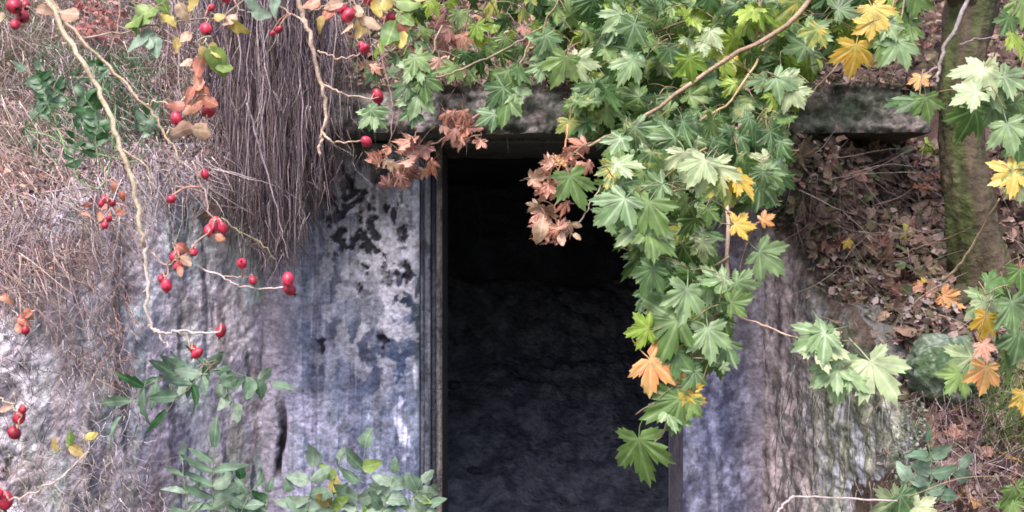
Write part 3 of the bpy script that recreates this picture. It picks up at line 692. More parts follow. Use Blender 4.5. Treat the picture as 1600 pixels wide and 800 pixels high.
# dead-leaf bunches
b = Branch('dead_leaf_bunch', 'hanging bunch of rusty pink dead maple leaves against the dark doorway', 'dead leaves', at(888, 195, 2.75))
b.stem([at(888,195,2.75), at(880,240,2.7), at(870,300,2.7), at(868,345,2.7), at(880,375,2.7)], .0025, .001, (200,140,110))
for (x, y) in scatter([(860,235),(905,225),(930,265),(880,285),(900,340),(885,385),(835,375),(832,330),(840,280)], 27, 12): b.leaf(x, y, random.uniform(2.6, 2.75), random.uniform(18, 34), random.gauss(0, 70), pick({'rust': 5, 'orange': 1, 'rose_pale': 1.2}), kind='dead', f=.6)
b.leaf(900,300,2.58,70,20,'green'); b.leaf(878,375,2.6,26,0,'rose_pale','oval'); b.leaf(903,352,2.6,20,80,'rose_pale','oval'); b.leaf(902,370,2.6,16,60,'rose_pale','oval'); b.leaf(845,362,2.6,40,-10,'rose_pale','oval')
b.stem([at(905,345,2.6), at(925,315,2.6), at(940,290,2.6)], .002, .001, (200,180,170)); b.finish()
b = Branch('dead_leaf_bunch', 'brownish red dead leaves on a twig slanting below the lintel left of doorway', 'dead leaves', at(760, 190, 3.2))
b.stem([at(760,170,3.2), at(700,212,3.1), at(660,232,3.1), at(600,262,3.1)], .004, .0015, (160,124,112))
for (x, y) in scatter([(690,185),(735,180),(752,225),(735,238),(700,215)], 12, 10): b.leaf(x, y, random.uniform(3.0, 3.15), random.uniform(18, 34), random.gauss(0, 60), pick({'rust': 2.5, 'wine': 1.5, 'rose_pale': .5}), kind='dead', f=.6)
for (x, y) in scatter([(578,255),(610,235),(650,228),(682,240),(655,280),(625,295),(590,275)], 20, 11): b.leaf(x, y, random.uniform(3.0, 3.15), random.uniform(18, 34), random.gauss(0, 60), pick({'rust': 3, 'wine': 1.5, 'rose_pale': .4}), kind='dead', f=.6)
b.finish()

# ---------------------------------------------------------------- rose canes with hips
import bmesh
def make_hip():
    bm = bmesh.new(); bmesh.ops.create_uvsphere(bm, u_segments=12, v_segments=9, radius=.5)
    for v in bm.verts: v.co.z *= 1.18; v.co.x *= 1-.12*v.co.z; v.co.y *= 1-.12*v.co.z
    me = bpy.data.meshes.new('hip'); bm.to_mesh(me); bm.free(); me.polygons.foreach_set('use_smooth', [True]*len(me.polygons)); me.materials.append(M_HIP)
    c = MB()
    for k in range(5):
        a = k*1.256; d = Vector((math.cos(a), math.sin(a), 0)); e = Vector((-math.sin(a), math.cos(a), 0)); z = Vector((0, 0, 1))
        c.add([z*-.56+e*.05, z*-.56-e*.05, d*.16+z*-.68, d*.3+z*-.92], [(0, 1, 2), (0, 2, 3), (1, 3, 2)], S(70,50,40))
    c.tube([(0, 0, -.52), (0, 0, -.64)], (.13, .09), 6, S(60,44,36))
    cm = c.build('calyx', M_CAL); cme = cm.data; bpy.data.objects.remove(cm)
    return me, cme
HIP, CALYX = make_hip()
def hip(br, px, py, Y, spx, frm=None):
    r = spx*random.uniform(.64, .78)/F*Y; o = bpy.data.objects.new('hip', HIP); COL.objects.link(o); o.parent = br.o
    p = at(px, py, Y); o.location = p-parent_world(br.o); o.scale = (r*random.uniform(.92, 1.05),)*2+(r*random.uniform(.95, 1.15),)
    o.rotation_euler = (random.gauss(0, .5), random.gauss(0, .6), random.uniform(0, 6))
    c = bpy.data.objects.new('calyx', CALYX); COL.objects.link(c); c.parent = o
    if frm is not None:
        a = Vector(frm); br.mb.tube(spline([a, (a+p)/2+Vector((0, 0, .01)), p+Vector((0, 0, r*.4))], 4), (.0016, .0013), 4, S(190,140,126))
def nearest(br, p): return min(br.nodes, key=lambda n: (n-p).length)
def hips(br, lst, Y):
    for (x, y, s_) in lst:
        yy = Y+random.uniform(-.04, .04); hip(br, x, y, yy, s_, nearest(br, at(x, y, yy)))
CANE = (196,176,152)
b = Branch('rose_branch', 'long pale rose cane arching down the left side with red hips at its tip', 'rose branch', at(60, -60, 1.9), stem=CANE)
b.stem([at(60,-60,1.9), at(85,15,1.9), at(120,85,1.88), at(158,150,1.87), at(185,215,1.85), at(205,280,1.85), at(218,340,1.85), at(226,385,1.85)], .0052, .0036)
b.stem([at(226,385,1.85), at(230,440,1.85), at(234,505,1.85), at(255,522,1.85), at(285,517,1.85), at(320,520,1.85), at(345,518,1.85)], .0034, .0014, (206,190,184))
b.stem([at(240,515,1.85), at(255,532,1.85), at(265,545,1.84)], .002, .001, (206,190,184)); b.stem([at(285,518,1.85), at(298,540,1.85), at(308,550,1.85)], .0015, .001)
b.stem([at(192,235,1.85), at(230,262,1.85), at(235,300,1.85)], .0016, .001)
hips(b, ((345,517,25),(308,552,22),(302,545,16)), 1.85)
for k in range(14):                                     # thorns
    p = b.nodes[random.randrange(4, 60)]; b.mb.tube([p, p+Vector((random.choice((-1, 1))*.009, -.002, -.006))], (.002, .0003), 4, S(*CANE))
b.finish()
b = Branch('rose_branch', 'slanting rose cane crossing the upper left with pink orange leaves and two hips', 'rose branch', at(60, -40, 1.95), stem=CANE)
b.stem([at(60,-40,1.95), at(95,25,1.95), at(150,85,1.95), at(200,135,1.95), at(232,170,1.95), at(262,212,1.95), at(280,245,1.95), at(284,262,1.95)], .0038, .0014, (196,168,146))
b.stem([at(228,165,1.95), at(245,158,1.95), at(275,165,1.95), at(300,140,1.95), at(310,95,1.95), at(325,60,1.95)], .0018, .0011)
b.stem([at(262,212,1.95), at(268,198,1.95), at(300,205,1.95), at(330,208,1.95)], .0016, .001)
hips(b, ((276,185,26),(326,174,25)), 1.95)
for (x, y, s_, a, m_) in ((320,205,44,80,'rose_pale'),(285,202,36,-80,'rose_pale'),(300,165,40,-60,'rose_red'),(318,150,38,30,'rose_red'),(295,150,34,-30,'rose_red'),(310,130,34,20,'rose_red'),(275,165,30,-90,'rose_red'),(330,160,30,60,'rose_red'),
   (310,105,36,-20,'rose_red'),(320,85,30,30,'rose_yellow'),(290,98,24,-60,'rose_pale'),(340,97,56,30,'rose_green'),(352,105,40,60,'rose_green'),(335,80,30,10,'rose_yellow')): b.leaf(x, y, 1.93, s_, a, m_, 'oval', .4)
b.finish(r=.0009)
b = Branch('rose_branch', 'rose twig along the top left edge with green and yellow leaves', 'rose branch', at(150, -40, 2.1), stem=(176,156,140))
b.stem([at(130,60,2.1), at(200,48,2.1), at(250,38,2.1), at(300,30,2.1), at(350,25,2.1), at(400,-20,2.1)], .0018, .0014); b.stem([at(180,-40,2.1), at(186,20,2.1), at(170,90,2.1)], .0015, .001)
hips(b, ((322,45,26),(352,-5,22),(330,12,16)), 2.1)
for (x, y, s_, a, m_) in ((215,28,60,-60,'rose_green'),(232,20,46,60,'rose_green'),(212,40,46,-20,'rose_green'),(235,62,44,30,'herb_pale'),(215,70,44,-50,'herb_pale'),(262,30,34,50,'rose_yellow'),(285,20,34,20,'rose_pale'),(372,42,36,60,'rose_yellow'),(358,33,30,-40,'rose_pale'),(345,28,26,60,'rose_yellow'),
    (245,75,40,10,'herb_pale'),(290,60,26,-20,'rose_pale'),(278,72,30,20,'rose_yellow'),(300,5,34,0,'rose_yellow'),(255,5,40,20,'rose_green'),(395,5,40,20,'herb_pale'),(430,8,40,-20,'herb_pale'),(410,22,36,80,'herb_pale')): b.leaf(x, y, 2.08, s_, a, m_, 'oval', .4)
b.finish(r=.0009)
b = Branch('rose_branch', 'bright red hips bunched in the top left corner', 'rose hips', at(20, -50, 1.6), stem=CANE)
b.stem([at(20,-50,1.6), at(28,-10,1.6), at(35,20,1.6)], .002, .0012); hips(b, ((22,10,30),(36,26,28),(24,38,24),(40,8,22)), 1.6)
b.leaf(70,16,1.6,30,80,'rose_pale','oval'); b.leaf(-2,30,1.6,26,-40,'rose_pale','oval'); b.leaf(112,22,1.7,38,80,'rose_pale','oval'); b.finish()
b = Branch('rose_branch', 'thin rose twig with three separate hips before the grey concrete', 'rose branch', at(330, 330, 1.9), stem=(204,176,164))
b.stem([at(345,340,1.9), at(375,362,1.9), at(412,385,1.9), at(430,408,1.9)], .0012, .0009, (150,142,110))
b.stem([at(310,415,1.9), at(340,430,1.9), at(370,442,1.9), at(405,451,1.9), at(450,450,1.9)], .0018, .0013, (220,196,196)); b.stem([at(345,432,1.9), at(375,432,1.9), at(395,438,1.9)], .0012, .0009)
b.nodes = b.nodes[20:]; hips(b, ((378,412,26),(395,438,20),(450,436,27),(452,452,25)), 1.9); b.finish()
b = Branch('rose_branch', 'rose twig with a cluster of five hips against the whitish concrete', 'rose branch', at(218, 380, 1.86), stem=(200,170,150))
b.stem([at(222,380,1.86), at(240,398,1.86), at(262,412,1.86), at(290,395,1.86), at(330,358,1.86)], .0016, .001)
b.stem([at(262,412,1.86), at(258,435,1.86), at(258,455,1.86)], .0014, .001)
hips(b, ((274,400,24),(279,415,18),(303,394,18),(260,446,27),(252,436,16)), 1.86)
for (x, y, s_, a, m_) in ((285,388,24,60,'rose_red'),(292,408,24,60,'rose_pale'),(282,425,20,20,'rose_red')): b.leaf(x, y, 1.84, s_, a, m_, 'oval', .4)
b.finish()
b = Branch('rose_branch', 'large dark red hips on a twig left of the hanging roots', 'rose hips', at(330, 290, 1.9), stem=(190,160,150))
b.stem([at(300,250,1.9), at(318,300,1.9), at(335,348,1.9)], .0014, .001); hips(b, ((336,350,28),(326,360,20),(348,356,22),(268,311,20),(320,272,18)), 1.9)
b.leaf(345,372,1.9,22,60,'rose_red','oval'); b.finish()
b = Branch('rose_branch', 'faded hips in a dry tangle at the left middle', 'rose hips', at(165, 260, 2.2), stem=(190,150,146))
b.stem([at(165,260,2.2), at(168,300,2.2), at(168,350,2.2)], .0014, .001); hips(b, ((165,312,18),(176,318,15),(170,342,16),(164,352,14),(158,318,13)), 2.2)
for i in range(10): b.leaf(random.gauss(170, 18), random.gauss(330, 22), 2.2, 18, random.uniform(-90, 90), 'rose_red', 'oval', .6)
b.finish()
b = Branch('rose_branch', 'pair of shiny red hips near the lower left edge', 'rose hips', at(-30, 610, 1.7), stem=CANE)
b.stem([at(-30,610,1.7), at(5,625,1.7), at(30,645,1.7), at(25,670,1.7)], .0016, .001); hips(b, ((30,652,28),(22,676,28),(36,640,16)), 1.7)
b.leaf(8,640,1.7,22,-60,'rose_pale','oval'); b.finish()
b = Branch('rose_branch', 'single hip at the bottom left corner on a thin arching stalk', 'rose hips', at(150, 710, 1.7), stem=(206,180,168))
b.stem([at(140,705,1.75), at(105,738,1.72), at(60,765,1.7), at(15,780,1.7)], .0009, .0016); hips(b, ((8,782,32),(-2,770,20)), 1.7); b.finish()
b = Branch('rose_branch', 'dull pink hip and withered leaves at the left edge', 'rose hips', at(30, 420, 1.9), stem=(190,160,150))
b.stem([at(30,400,1.9), at(32,460,1.9), at(36,510,1.9)], .0014, .001); hips(b, ((34,498,20),(40,516,20)), 1.9)
for i in range(6): b.leaf(random.gauss(32, 10), random.gauss(500, 16), 1.9, 22, random.uniform(-90, 90), 'rose_red', 'oval', .6)
b.finish()
b = Branch('rose_branch', 'knobbly rose cane hanging beside the curtain of roots with a few hips', 'rose branch', at(455, -60, 2.6), stem=(186,160,144))
b.stem([at(455,-60,2.6), at(470,10,2.6), at(484,50,2.6), at(492,95,2.6), at(503,135,2.6), at(508,170,2.6), at(505,205,2.6), at(499,225,2.6), at(500,242,2.6)], .0062, .0035)
b.stem([at(503,133,2.6), at(525,140,2.6), at(545,150,2.6), at(590,152,2.6)], .0034, .0014); b.stem([at(503,208,2.6), at(520,222,2.6), at(540,222,2.6), at(570,222,2.6)], .0034, .0016)
b.stem([at(496,80,2.6), at(512,85,2.6), at(535,92,2.6), at(565,82,2.6)], .0026, .0013); b.stem([at(484,50,2.6), at(470,30,2.6), at(440,10,2.6), at(430,-30,2.6)], .003, .002)
b.stem([at(590,70,2.6), at(604,120,2.6), at(612,160,2.6), at(610,225,2.6)], .0018, .001, (170,130,130))
hips(b, ((572,221,22),(590,150,26),(570,76,26),(565,70,16),(436,46,18),(426,52,12)), 2.6)
b.finish()
b = Branch('rose_branch', 'rose spray at the top centre left with red hips and yellow leaves', 'rose branch', at(560, -50, 2.3), stem=(190,166,140))
b.stem([at(560,-50,2.3), at(556,0,2.3), at(545,25,2.3)], .0026, .0014); b.stem([at(556,-10,2.3), at(600,15,2.3), at(620,45,2.3)], .0022, .0012); b.stem([at(556,-10,2.3), at(510,10,2.3), at(480,20,2.3)], .0018, .001)
hips(b, ((545,23,32),(578,-2,28),(612,28,24),(535,14,18)), 2.3)
for (x, y, s_, a, m_) in ((565,45,46,-10,'rose_yellow'),(580,35,40,60,'rose_pale'),(510,25,34,-60,'rose_red'),(500,38,30,-20,'rose_yellow'),(520,8,34,-80,'rose_pale'),(610,55,50,-20,'rose_green'),(625,60,44,30,'rose_yellow'),(635,30,40,50,'rose_green'),
    (590,15,34,20,'rose_yellow'),(640,5,46,80,'rose_green'),(605,5,36,-20,'rose_yellow'),(485,8,34,-60,'rose_red'),(560,20,30,20,'rose_pale'),(540,45,30,-40,'rose_pale'),(630,45,30,-10,'rose_red'),(655,-5,36,60,'rose_yellow')): b.leaf(x, y, 2.26, s_, a, m_, 'oval', .4)
b.finish(r=.001)
b = Branch('rose_branch', 'lone small hip twig at the right edge below the trunk', 'rose hips', at(1640, 380, 2.6), stem=(170,130,120))
b.stem([at(1640,390,2.6), at(1605,400,2.6), at(1590,415,2.6)], .0016, .001); hips(b, ((1592,418,16),(1585,425,12)), 2.6); b.finish()

# ---------------------------------------------------------------- curtain of hanging roots
rc = empty('root_curtain', at(430, -60, 3.6), 'dense curtain of thin purplish brown dead roots hanging over the left front wall', 'roots')
RCOL = [(134,116,128),(100,84,94),(160,142,152),(80,66,74),(120,100,100),(176,158,164),(140,118,112)]
def strand(px0, end, y0, drift, wob):
    pts = []; x = px0; n = 9; ph = random.uniform(0, 6)
    for i in range(n):
        t = i/(n-1); pts.append(at(x+drift*t+wob*math.sin(ph+t*6)+.5*wob*math.sin(ph*3+t*17)+random.gauss(0, 1.8), -60+(end+60)*t, y0+.04*math.sin(ph*2+t*5)-.05*t))
    return pts
def curtain_end(px): return float(np.interp(px, [320,340,380,430,470,500,525], [170,260,350,385,350,290,230]))
big = []; mb = MB()
for i in range(1500):
    px = random.gauss(425, 48); u = random.random(); end = curtain_end(px)*(1-.8*u*u)+random.gauss(0, 30)
    if random.random() < .12: end += random.uniform(10, 60)
    dep = random.uniform(3.34, 3.74); r = random.choice((.0008, .0010, .0013, .0017, .0026)); c = S(*random.choice(RCOL), random.uniform(.7, 1.1))
    pts = strand(px, end, dep, random.gauss(0, 24)+(px-430)*-.12, random.uniform(1, 10))
    if r > .002 and len(big) < 200 and random.random() < .8:
        q = MB(); q.tube(pts, (r, r*.4), 4, c); big.append(q.build('root', M_STEM, rc))
    else: mb.tube(pts, (r, r*.5), 3, c)
for i in range(1500):                                   # short frayed fibres, forks and held soil
    px = random.gauss(420, 58); py = random.uniform(-40, curtain_end(min(524, max(321, px)))+25); p = at(px, py, random.uniform(3.3, 3.7))
    a = R(random.gauss(0, 28)); d = Vector((math.sin(a), random.gauss(0, .3), -math.cos(a))); P = [p]
    for k in range(4): d = (d+Vector((random.gauss(0, .25), random.gauss(0, .2), random.gauss(-.1, .15)))).normalized(); P.append(P[-1]+d*random.uniform(.01, .04))
    mb.tube(P, (.0012, .0006), 3, S(*random.choice(RCOL+[(190,172,168),(60,48,50)]), random.uniform(.7, 1.1)))
tag(mb.build('fine_roots', M_STEM, rc), kind='stuff')
# peaty mat behind the strands, part of the same curtain
mx_, mz_ = np.meshgrid(np.linspace(xpx(322, 3.8), xpx(522, 3.8), 110), np.linspace(2.9, zpx(380), 160))
PXm = 800+mx_/3.8*F; PYm = 400-(mz_-CZ)/3.8*F
md = 3.755+(fbm(mx_*40, mz_*5, seed=130)-.5)*.09
lim = np.interp(PXm, [320,340,380,430,470,500,525], [150,230,290,330,300,260,180])+(fbm(mx_*30, mz_*3, seed=131)-.5)*90
kp = (PYm < lim)[:-1, :-1]
MC = mixc(S(60,50,54), S(38,32,34), fbm(mx_*50, mz_*8, seed=132))
grid_obj('peat_mat', np.stack([mx_, md, mz_], -1), MC, M_SOIL, parent=rc, keep=kp)
# a few long bare runners in front of the curtain
b = Branch('bare_runner', 'single pale runner trailing down from the roots in front of the wall', 'stem', at(395, 180, 3.2), stem=(150,134,140))
b.stem([at(385,160,3.2), at(405,230,3.2), at(425,300,3.2), at(440,360,3.2), at(452,410,3.2)], .003, .0014); b.finish()

# ---------------------------------------------------------------- dry tangle on the left, loose twigs, litter (uncountable)
def surf(px, py, off=0.0):
    """where the sight line through a photo position meets the bank"""
    y = 3.6
    for _ in range(12):
        p = at(px, py, y); i = min(298, max(0, int((p.z+.15)/4.75*299))); j = min(418, max(0, int((p.x+5)/10*419)))
        y = .5*y+.5*float(by[i, j])
    return max(1.5, y-off)
TW = [(186,164,168),(158,134,138),(204,184,184),(136,110,114),(112,90,94),(190,160,152),(170,152,164),(214,198,190),(92,72,76)]
def tangle(name, n, poly, lens, dirs, offs, cols, r=(.0008, .0016), wig=.12, depth=None):
    mb = MB(); xs = [p[0] for p in poly]; ys = [p[1] for p in poly]; k = 0
    while k < n:
        x, y = random.uniform(min(xs), max(xs)), random.uniform(min(ys), max(ys))
        if not in_poly(x, y, poly): continue
        k += 1; Y = (depth() if depth else surf(x, y))-random.uniform(*offs)
        p = at(x, y, Y); a = R(dirs()); L = random.uniform(*lens); d = Vector((math.sin(a), random.gauss(0, .25), -math.cos(a))).normalized(); P = [p]
        for i in range(5):
            d = (d+Vector((random.gauss(0, wig), random.gauss(0, wig), random.gauss(-.03, wig)))).normalized(); P.append(P[-1]+d*L/5)
        mb.tube(P, (random.uniform(*r), r[0]*.6), 3, S(*random.choice(cols), random.uniform(.75, 1.1)))
    return tag(mb.build(name, M_STEM), kind='stuff')
dd = lambda: random.choice((random.gauss(35, 25), random.gauss(-30, 30), random.gauss(0, 30), random.uniform(-90, 90)))
tangle('dry_stems', 4600, [(-40,-40),(360,-40),(350,240),(300,290),(230,330),(180,400),(110,440),(-40,480)], (.03, .16), dd, (.0, .45), TW)
tangle('dry_stems', 420, [(-40,120),(180,240),(180,340),(80,430),(-40,460)], (.08, .28), lambda: random.gauss(46, 28), (.1, .6), [(206,176,170),(186,150,146),(220,196,180),(150,110,110)], wig=.06)
wl = lambda: 3.02
tangle('dry_stems', 1100, [(-40,430),(130,430),(200,540),(260,800),(200,830),(-40,830)], (.02, .10), dd, (-.05, .10), [(206,194,202),(150,134,142),(178,160,166),(104,90,96),(186,170,158)], depth=wl, wig=.25)
tangle('dry_stems', 260, [(110,380),(190,380),(215,560),(200,600),(150,600)], (.03, .12), lambda: random.gauss(0, 40), (-.08, .1), [(160,128,128),(120,96,96),(186,156,150)], depth=lambda: 3.0, wig=.2)
tangle('dry_stems', 500, [(520,-30),(900,-30),(900,120),(700,150),(520,140)], (.05, .25), dd, (0, .25), TW+[(120,90,84)]*2)
tangle('dry_stems', 260, [(1220,225),(1460,230),(1470,640),(1420,640),(1240,340)], (.05, .22), dd, (0, .06), [(110,92,88),(84,70,66),(140,120,116)])
tangle('dry_stems', 800, [(1430,600),(1640,600),(1640,830),(1430,830)], (.05, .25), dd, (0, .12), [(176,150,156),(130,100,104),(96,70,74),(200,180,184)])
tangle('dry_stems', 300, [(1250,-30),(1640,-30),(1640,120),(1560,420),(1600,600),(1560,600),(1480,120),(1250,110)], (.06, .3), dd, (0, .2), [(110,88,84),(84,64,60),(150,130,126)])
# stems that hang over the broken top edge of the left wall
tangle('dry_stems', 1000, [(-40,300),(60,300),(150,240),(250,220),(330,240),(330,300),(240,320),(150,360),(60,420),(-40,450)], (.04, .2), lambda: random.gauss(10, 45), (.0, .12), TW+[(206,190,196),(190,176,186)], depth=lambda: 3.1, wig=.2)
# grey-green grass and herbs growing among the dry stems
tangle('grass', 700, [(60,60),(240,80),(260,260),(130,280),(30,220)], (.05, .16), lambda: random.gauss(20, 45), (.05, .45), [(92,122,92),(70,104,72),(120,146,120),(60,90,60)], r=(.0012, .0026))
tangle('grass', 260, [(1500,600),(1640,600),(1640,760),(1540,700)], (.06, .2), lambda: random.gauss(160, 30), (0, .1), [(110,124,74),(90,110,64)])
tangle('grass', 260, [(700,20),(960,20),(920,120),(700,150)], (.06, .2), dd, (0, .2), [(86,120,64),(110,130,70),(70,96,56)])

def litter(name, n, poly, cols, size, off=(0, .03), depth=None, lobed=False):
    mb = MB(); xs = [p[0] for p in poly]; ys = [p[1] for p in poly]; k = 0
    while k < n:
        x, y = random.uniform(min(xs), max(xs)), random.uniform(min(ys), max(ys))
        if not in_poly(x, y, poly): continue
        k += 1; Y = (depth() if depth else surf(x, y))-random.uniform(*off); p = at(x, y, Y); L = random.uniform(*size)
        n_ = Vector((random.gauss(0, .6), -1, random.gauss(.8, .6))).normalized(); t = Vector((random.gauss(0, 1), random.gauss(0, .4), random.gauss(-.3, 1))); sxx = t.cross(n_).normalized(); t = n_.cross(sxx)
        ww = L*random.uniform(.25, .42); cu = random.uniform(-.3, .3)*L
        vs = [p, p+t*L*.35+sxx*ww+n_*cu*.5, p+t*L*.75+sxx*ww*.7+n_*cu, p+t*L+n_*cu*.3, p+t*L*.75-sxx*ww*.7+n_*cu, p+t*L*.35-sxx*ww+n_*cu*.5, p+t*L*.5]
        mb.add(vs, [(0, 1, 6), (1, 2, 6), (2, 3, 6), (3, 4, 6), (4, 5, 6), (5, 0, 6)], S(*random.choice(cols), random.uniform(.6, 1.1)))
    return tag(mb.build(name, M_STUFF, smooth=False), kind='stuff')
BR = [(128,102,94),(98,80,74),(150,122,112),(76,62,58),(112,102,76),(168,146,140),(92,96,70)]
litter('leaf_litter', 3000, [(1215,215),(1500,215),(1500,470),(1640,480),(1640,830),(1440,830),(1440,650),(1350,520),(1250,360)], BR, (.015, .05))
litter('leaf_litter', 900, [(1280,420),(1500,440),(1500,560),(1430,640),(1340,520)], BR+[(160,146,146),(140,128,132),(176,160,160)], (.01, .04))
litter('leaf_litter', 1700, [(480,-40),(1300,-40),(1250,130),(520,150)], BR+[(150,100,84),(170,120,96),(96,110,60)], (.015, .05), (0, .1))
litter('leaf_litter', 1200, [(1240,-40),(1640,-40),(1640,480),(1540,470),(1560,120),(1240,140)], BR[:-2]+[(56,44,40)], (.015, .05), (0, .08))
litter('leaf_litter', 1300, [(-40,-40),(360,-40),(330,260),(200,330),(120,430),(-40,470)], [(150,116,114),(116,90,92),(176,144,142),(92,100,80),(88,68,70),(120,102,112)], (.010, .028), (.0, .3))
litter('leaf_litter', 260, [(-20,240),(150,260),(140,420),(-20,430)], [(196,140,116),(206,164,140),(170,110,100)], (.008, .02), (.2, .5))
litter('leaf_litter', 160, [(120,0),(190,0),(190,60),(120,60)], [(150,90,86),(126,70,70),(170,120,112)], (.014, .03), (.2, .5))
tangle('dry_stems', 260, [(1210,560),(1330,560),(1440,640),(1460,830),(1210,830)], (.03, .16), lambda: random.gauss(0, 9), (.01, .05), [(120,122,112),(84,88,78),(160,158,160),(100,96,92),(60,62,52)], depth=lambda: 3.05, wig=.08)
litter('moss', 500, [(1400,640),(1440,620),(1500,830),(1390,830)], [(92,104,84),(120,130,112),(76,84,60),(140,144,136)], (.006, .016), (0, .02), depth=lambda: 2.98)
# debris lodged on the slab top
litter('leaf_litter', 700, [(560,115),(1450,115),(1450,150),(560,150)], BR, (.012, .035), (-.12, .0), depth=lambda: 3.62)

def litter_line(name, P, n, cols, size, spread):
    mb = MB()
    for k in range(n):
        t = random.random()*(len(P)-1); i = int(t); q = Vector(P[i]).lerp(Vector(P[i+1]), t-i)+Vector([random.gauss(0, v) for v in spread]); L = random.uniform(*size)
        a = Vector([random.gauss(0, 1) for _ in range(3)]).normalized(); b_ = a.orthogonal().normalized()*random.uniform(.25, .5)
        mb.add([q-a*L*.5, q+b_*L*.5, q+a*L*.5, q-b_*L*.5, q+a.cross(b_)*L*.3], [(0, 1, 4), (1, 2, 4), (2, 3, 4), (3, 0, 4)], S(*random.choice(cols), random.uniform(.6, 1.1)))
    return tag(mb.build(name, M_STUFF, smooth=False), kind='stuff')
litter_line('leaf_litter', [(.92, 3.84, 1.80), (.98, 3.72, 1.70), (1.22, 3.1, 1.14), (1.18, 3.02, .85), (1.16, 2.95, .6)], 1500, BR, (.012, .04), (.06, .04, .03))
litter_line('moss', [(.90, 3.8, 1.76), (.95, 3.68, 1.66), (1.15, 3.1, 1.1), (1.13, 3.02, .85), (1.12, 2.98, .6)], 900, [(92,104,74),(120,126,104),(76,84,60),(140,140,132)], (.006, .018), (.012, .02, .04))
litter_line('leaf_litter', [(-.98, 3.7, 1.93), (-1.14, 3.42, 1.90), (-1.36, 3.26, 1.76), (-1.6, 3.14, 1.58), (-2.1, 3.0, 1.4)], 3200, [(150,124,124),(120,96,96),(176,150,150),(96,80,84),(110,116,90)], (.010, .03), (.06, .07, .035))
litter_line('leaf_litter', [(-.6, 3.57, 2.165), (1.38, 3.57, 2.165)], 900, BR, (.012, .038), (.06, .03, .012))
litter_line('moss', [(.7, 3.545, 2.11), (1.36, 3.545, 2.08)], 700, [(84,98,70),(104,114,92),(70,78,56)], (.005, .014), (.12, .008, .035))
# the fallen leaves that can be picked out one by one lie on the bank as parts of it
def fallen(poly, n, mind, size, mats, off=.03):
    for (x, y) in scatter(poly, n, mind):
        Y = surf(x, y)-off; p = at(x, y, Y)
        put_leaf(bank, p, random.uniform(*size), (random.gauss(0, 1), random.gauss(0, .3), random.gauss(-.4, 1)), (random.gauss(0, .5), -1, random.gauss(.7, .5)), random.choice(('maple', 'dead', 'oval')), pick(mats), 'fallen_leaf')
fallen([(1230,225),(1480,225),(1480,450),(1430,620),(1320,480),(1240,340)], 120, 13, (.03, .085), {'brown': 5, 'brown2': 2.5, 'wine': 1, 'spotty': .3, 'rust': .4})
tangle('dry_stems', 160, [(1235,225),(1480,230),(1470,600),(1420,600),(1260,360)], (.08, .35), lambda: random.gauss(40, 50), (.02, .09), [(140,120,112),(110,92,84),(166,146,138)], r=(.001, .0024))
fallen([(1440,640),(1620,640),(1620,810),(1440,810)], 40, 20, (.04, .07), {'brown': 2, 'brown2': 2, 'rust': 1, 'yellow': .3})
fallen([(600,-20),(900,-20),(880,120),(640,110)], 80, 14, (.035, .07), {'brown': 2, 'wine': 3, 'rust': 2, 'spotty': 1.2, 'deep': 1.5})
fallen([(1430,-20),(1620,-20),(1620,460),(1570,460),(1560,120),(1430,120)], 40, 18, (.04, .07), {'brown': 3, 'wine': 2})
for (x, y, s_, m_) in ((1410,360,40,'spotty'),(1470,460,40,'orange'),(1322,375,18,'yellow'),(1445,225,36,'lime'),(1450,440,26,'yellow'),(1515,790,44,'orange'),(1500,770,30,'yellow'),(1410,430,34,'brown2'),(1335,470,34,'brown2'),(1390,490,26,'rose_pale')):
    Y = surf(x, y)-.05; L = s_/F*Y; put_leaf(bank, at(x, y, Y), L, (random.gauss(0, 1), 0, -.5), (0, -1, .4), 'maple' if m_ != 'rose_pale' else 'oval', m_, 'fallen_leaf')

# ---------------------------------------------------------------- herbs and seedlings
def pinnate(name, label, px, py, Y, fronds, mat, kind='oval', cat='plant', group=None, stemc=(120,140,100)):
    b = Branch(name, label, cat, at(px, py, Y), group, stem=stemc)
    if len(fronds) > 1: b.stem([at(f_[0][0][0], f_[0][0][1]+4, Y+f_[0][0][2]) for f_ in sorted(fronds, key=lambda q: q[0][0][0])], .002, .0016)
    for (pts, spx, n, mt) in fronds:
        P = [at(x, y, Y+d) for (x, y, d) in pts]; b.stem(P, .0018, .0009); Q = spline(P, 8)
        m = len(Q)
        for i in range(n):
            f = .25+.75*i/(n-1) if n > 1 else 1; q = Q[min(m-1, int(f*(m-1)))]; q2 = Q[max(0, min(m-1, int(f*(m-1)))-1)]; t = (q-q2).normalized() if (q-q2).length > 0 else Vector((1, 0, 0))
            L = spx*.92/F*Y*(1-.35*abs(f-.6)); mats = mt or mat
            for sgn in ((-1, 1) if i < n-1 else (0,)):
                if sgn and random.random() < .25: continue
                sv = t.cross(Vector((0, 1, 0))).normalized()*sgn; tip = (t*.55+sv+Vector((random.gauss(0, .1), random.gauss(-.1, .15), random.gauss(-.1, .12)))) if sgn else t
                put_leaf(b.o, q, L*random.uniform(.85, 1.1), tip, rnd_n(.35), kind, pick(mats) if isinstance(mats, dict) else mats, 'leaflet')
    b.finish(); return b.o
pinnate('elder_seedling', 'green plant with long drooping leaflets in front of the left wing wall', 250, 600, 2.75,
  [([(330,570,0),(280,585,0),(225,605,-.05),(190,650,-.08)], 62, 6, None), ([(330,570,0),(300,600,-.05),(260,640,-.1)], 60, 4, None), ([(340,560,0),(300,578,.02),(250,590,0)], 50, 4, None)],
  {'herb': 4, 'herb_pale': 1, 'herb_dark': 1}, 'lance', stemc=(130,110,100))
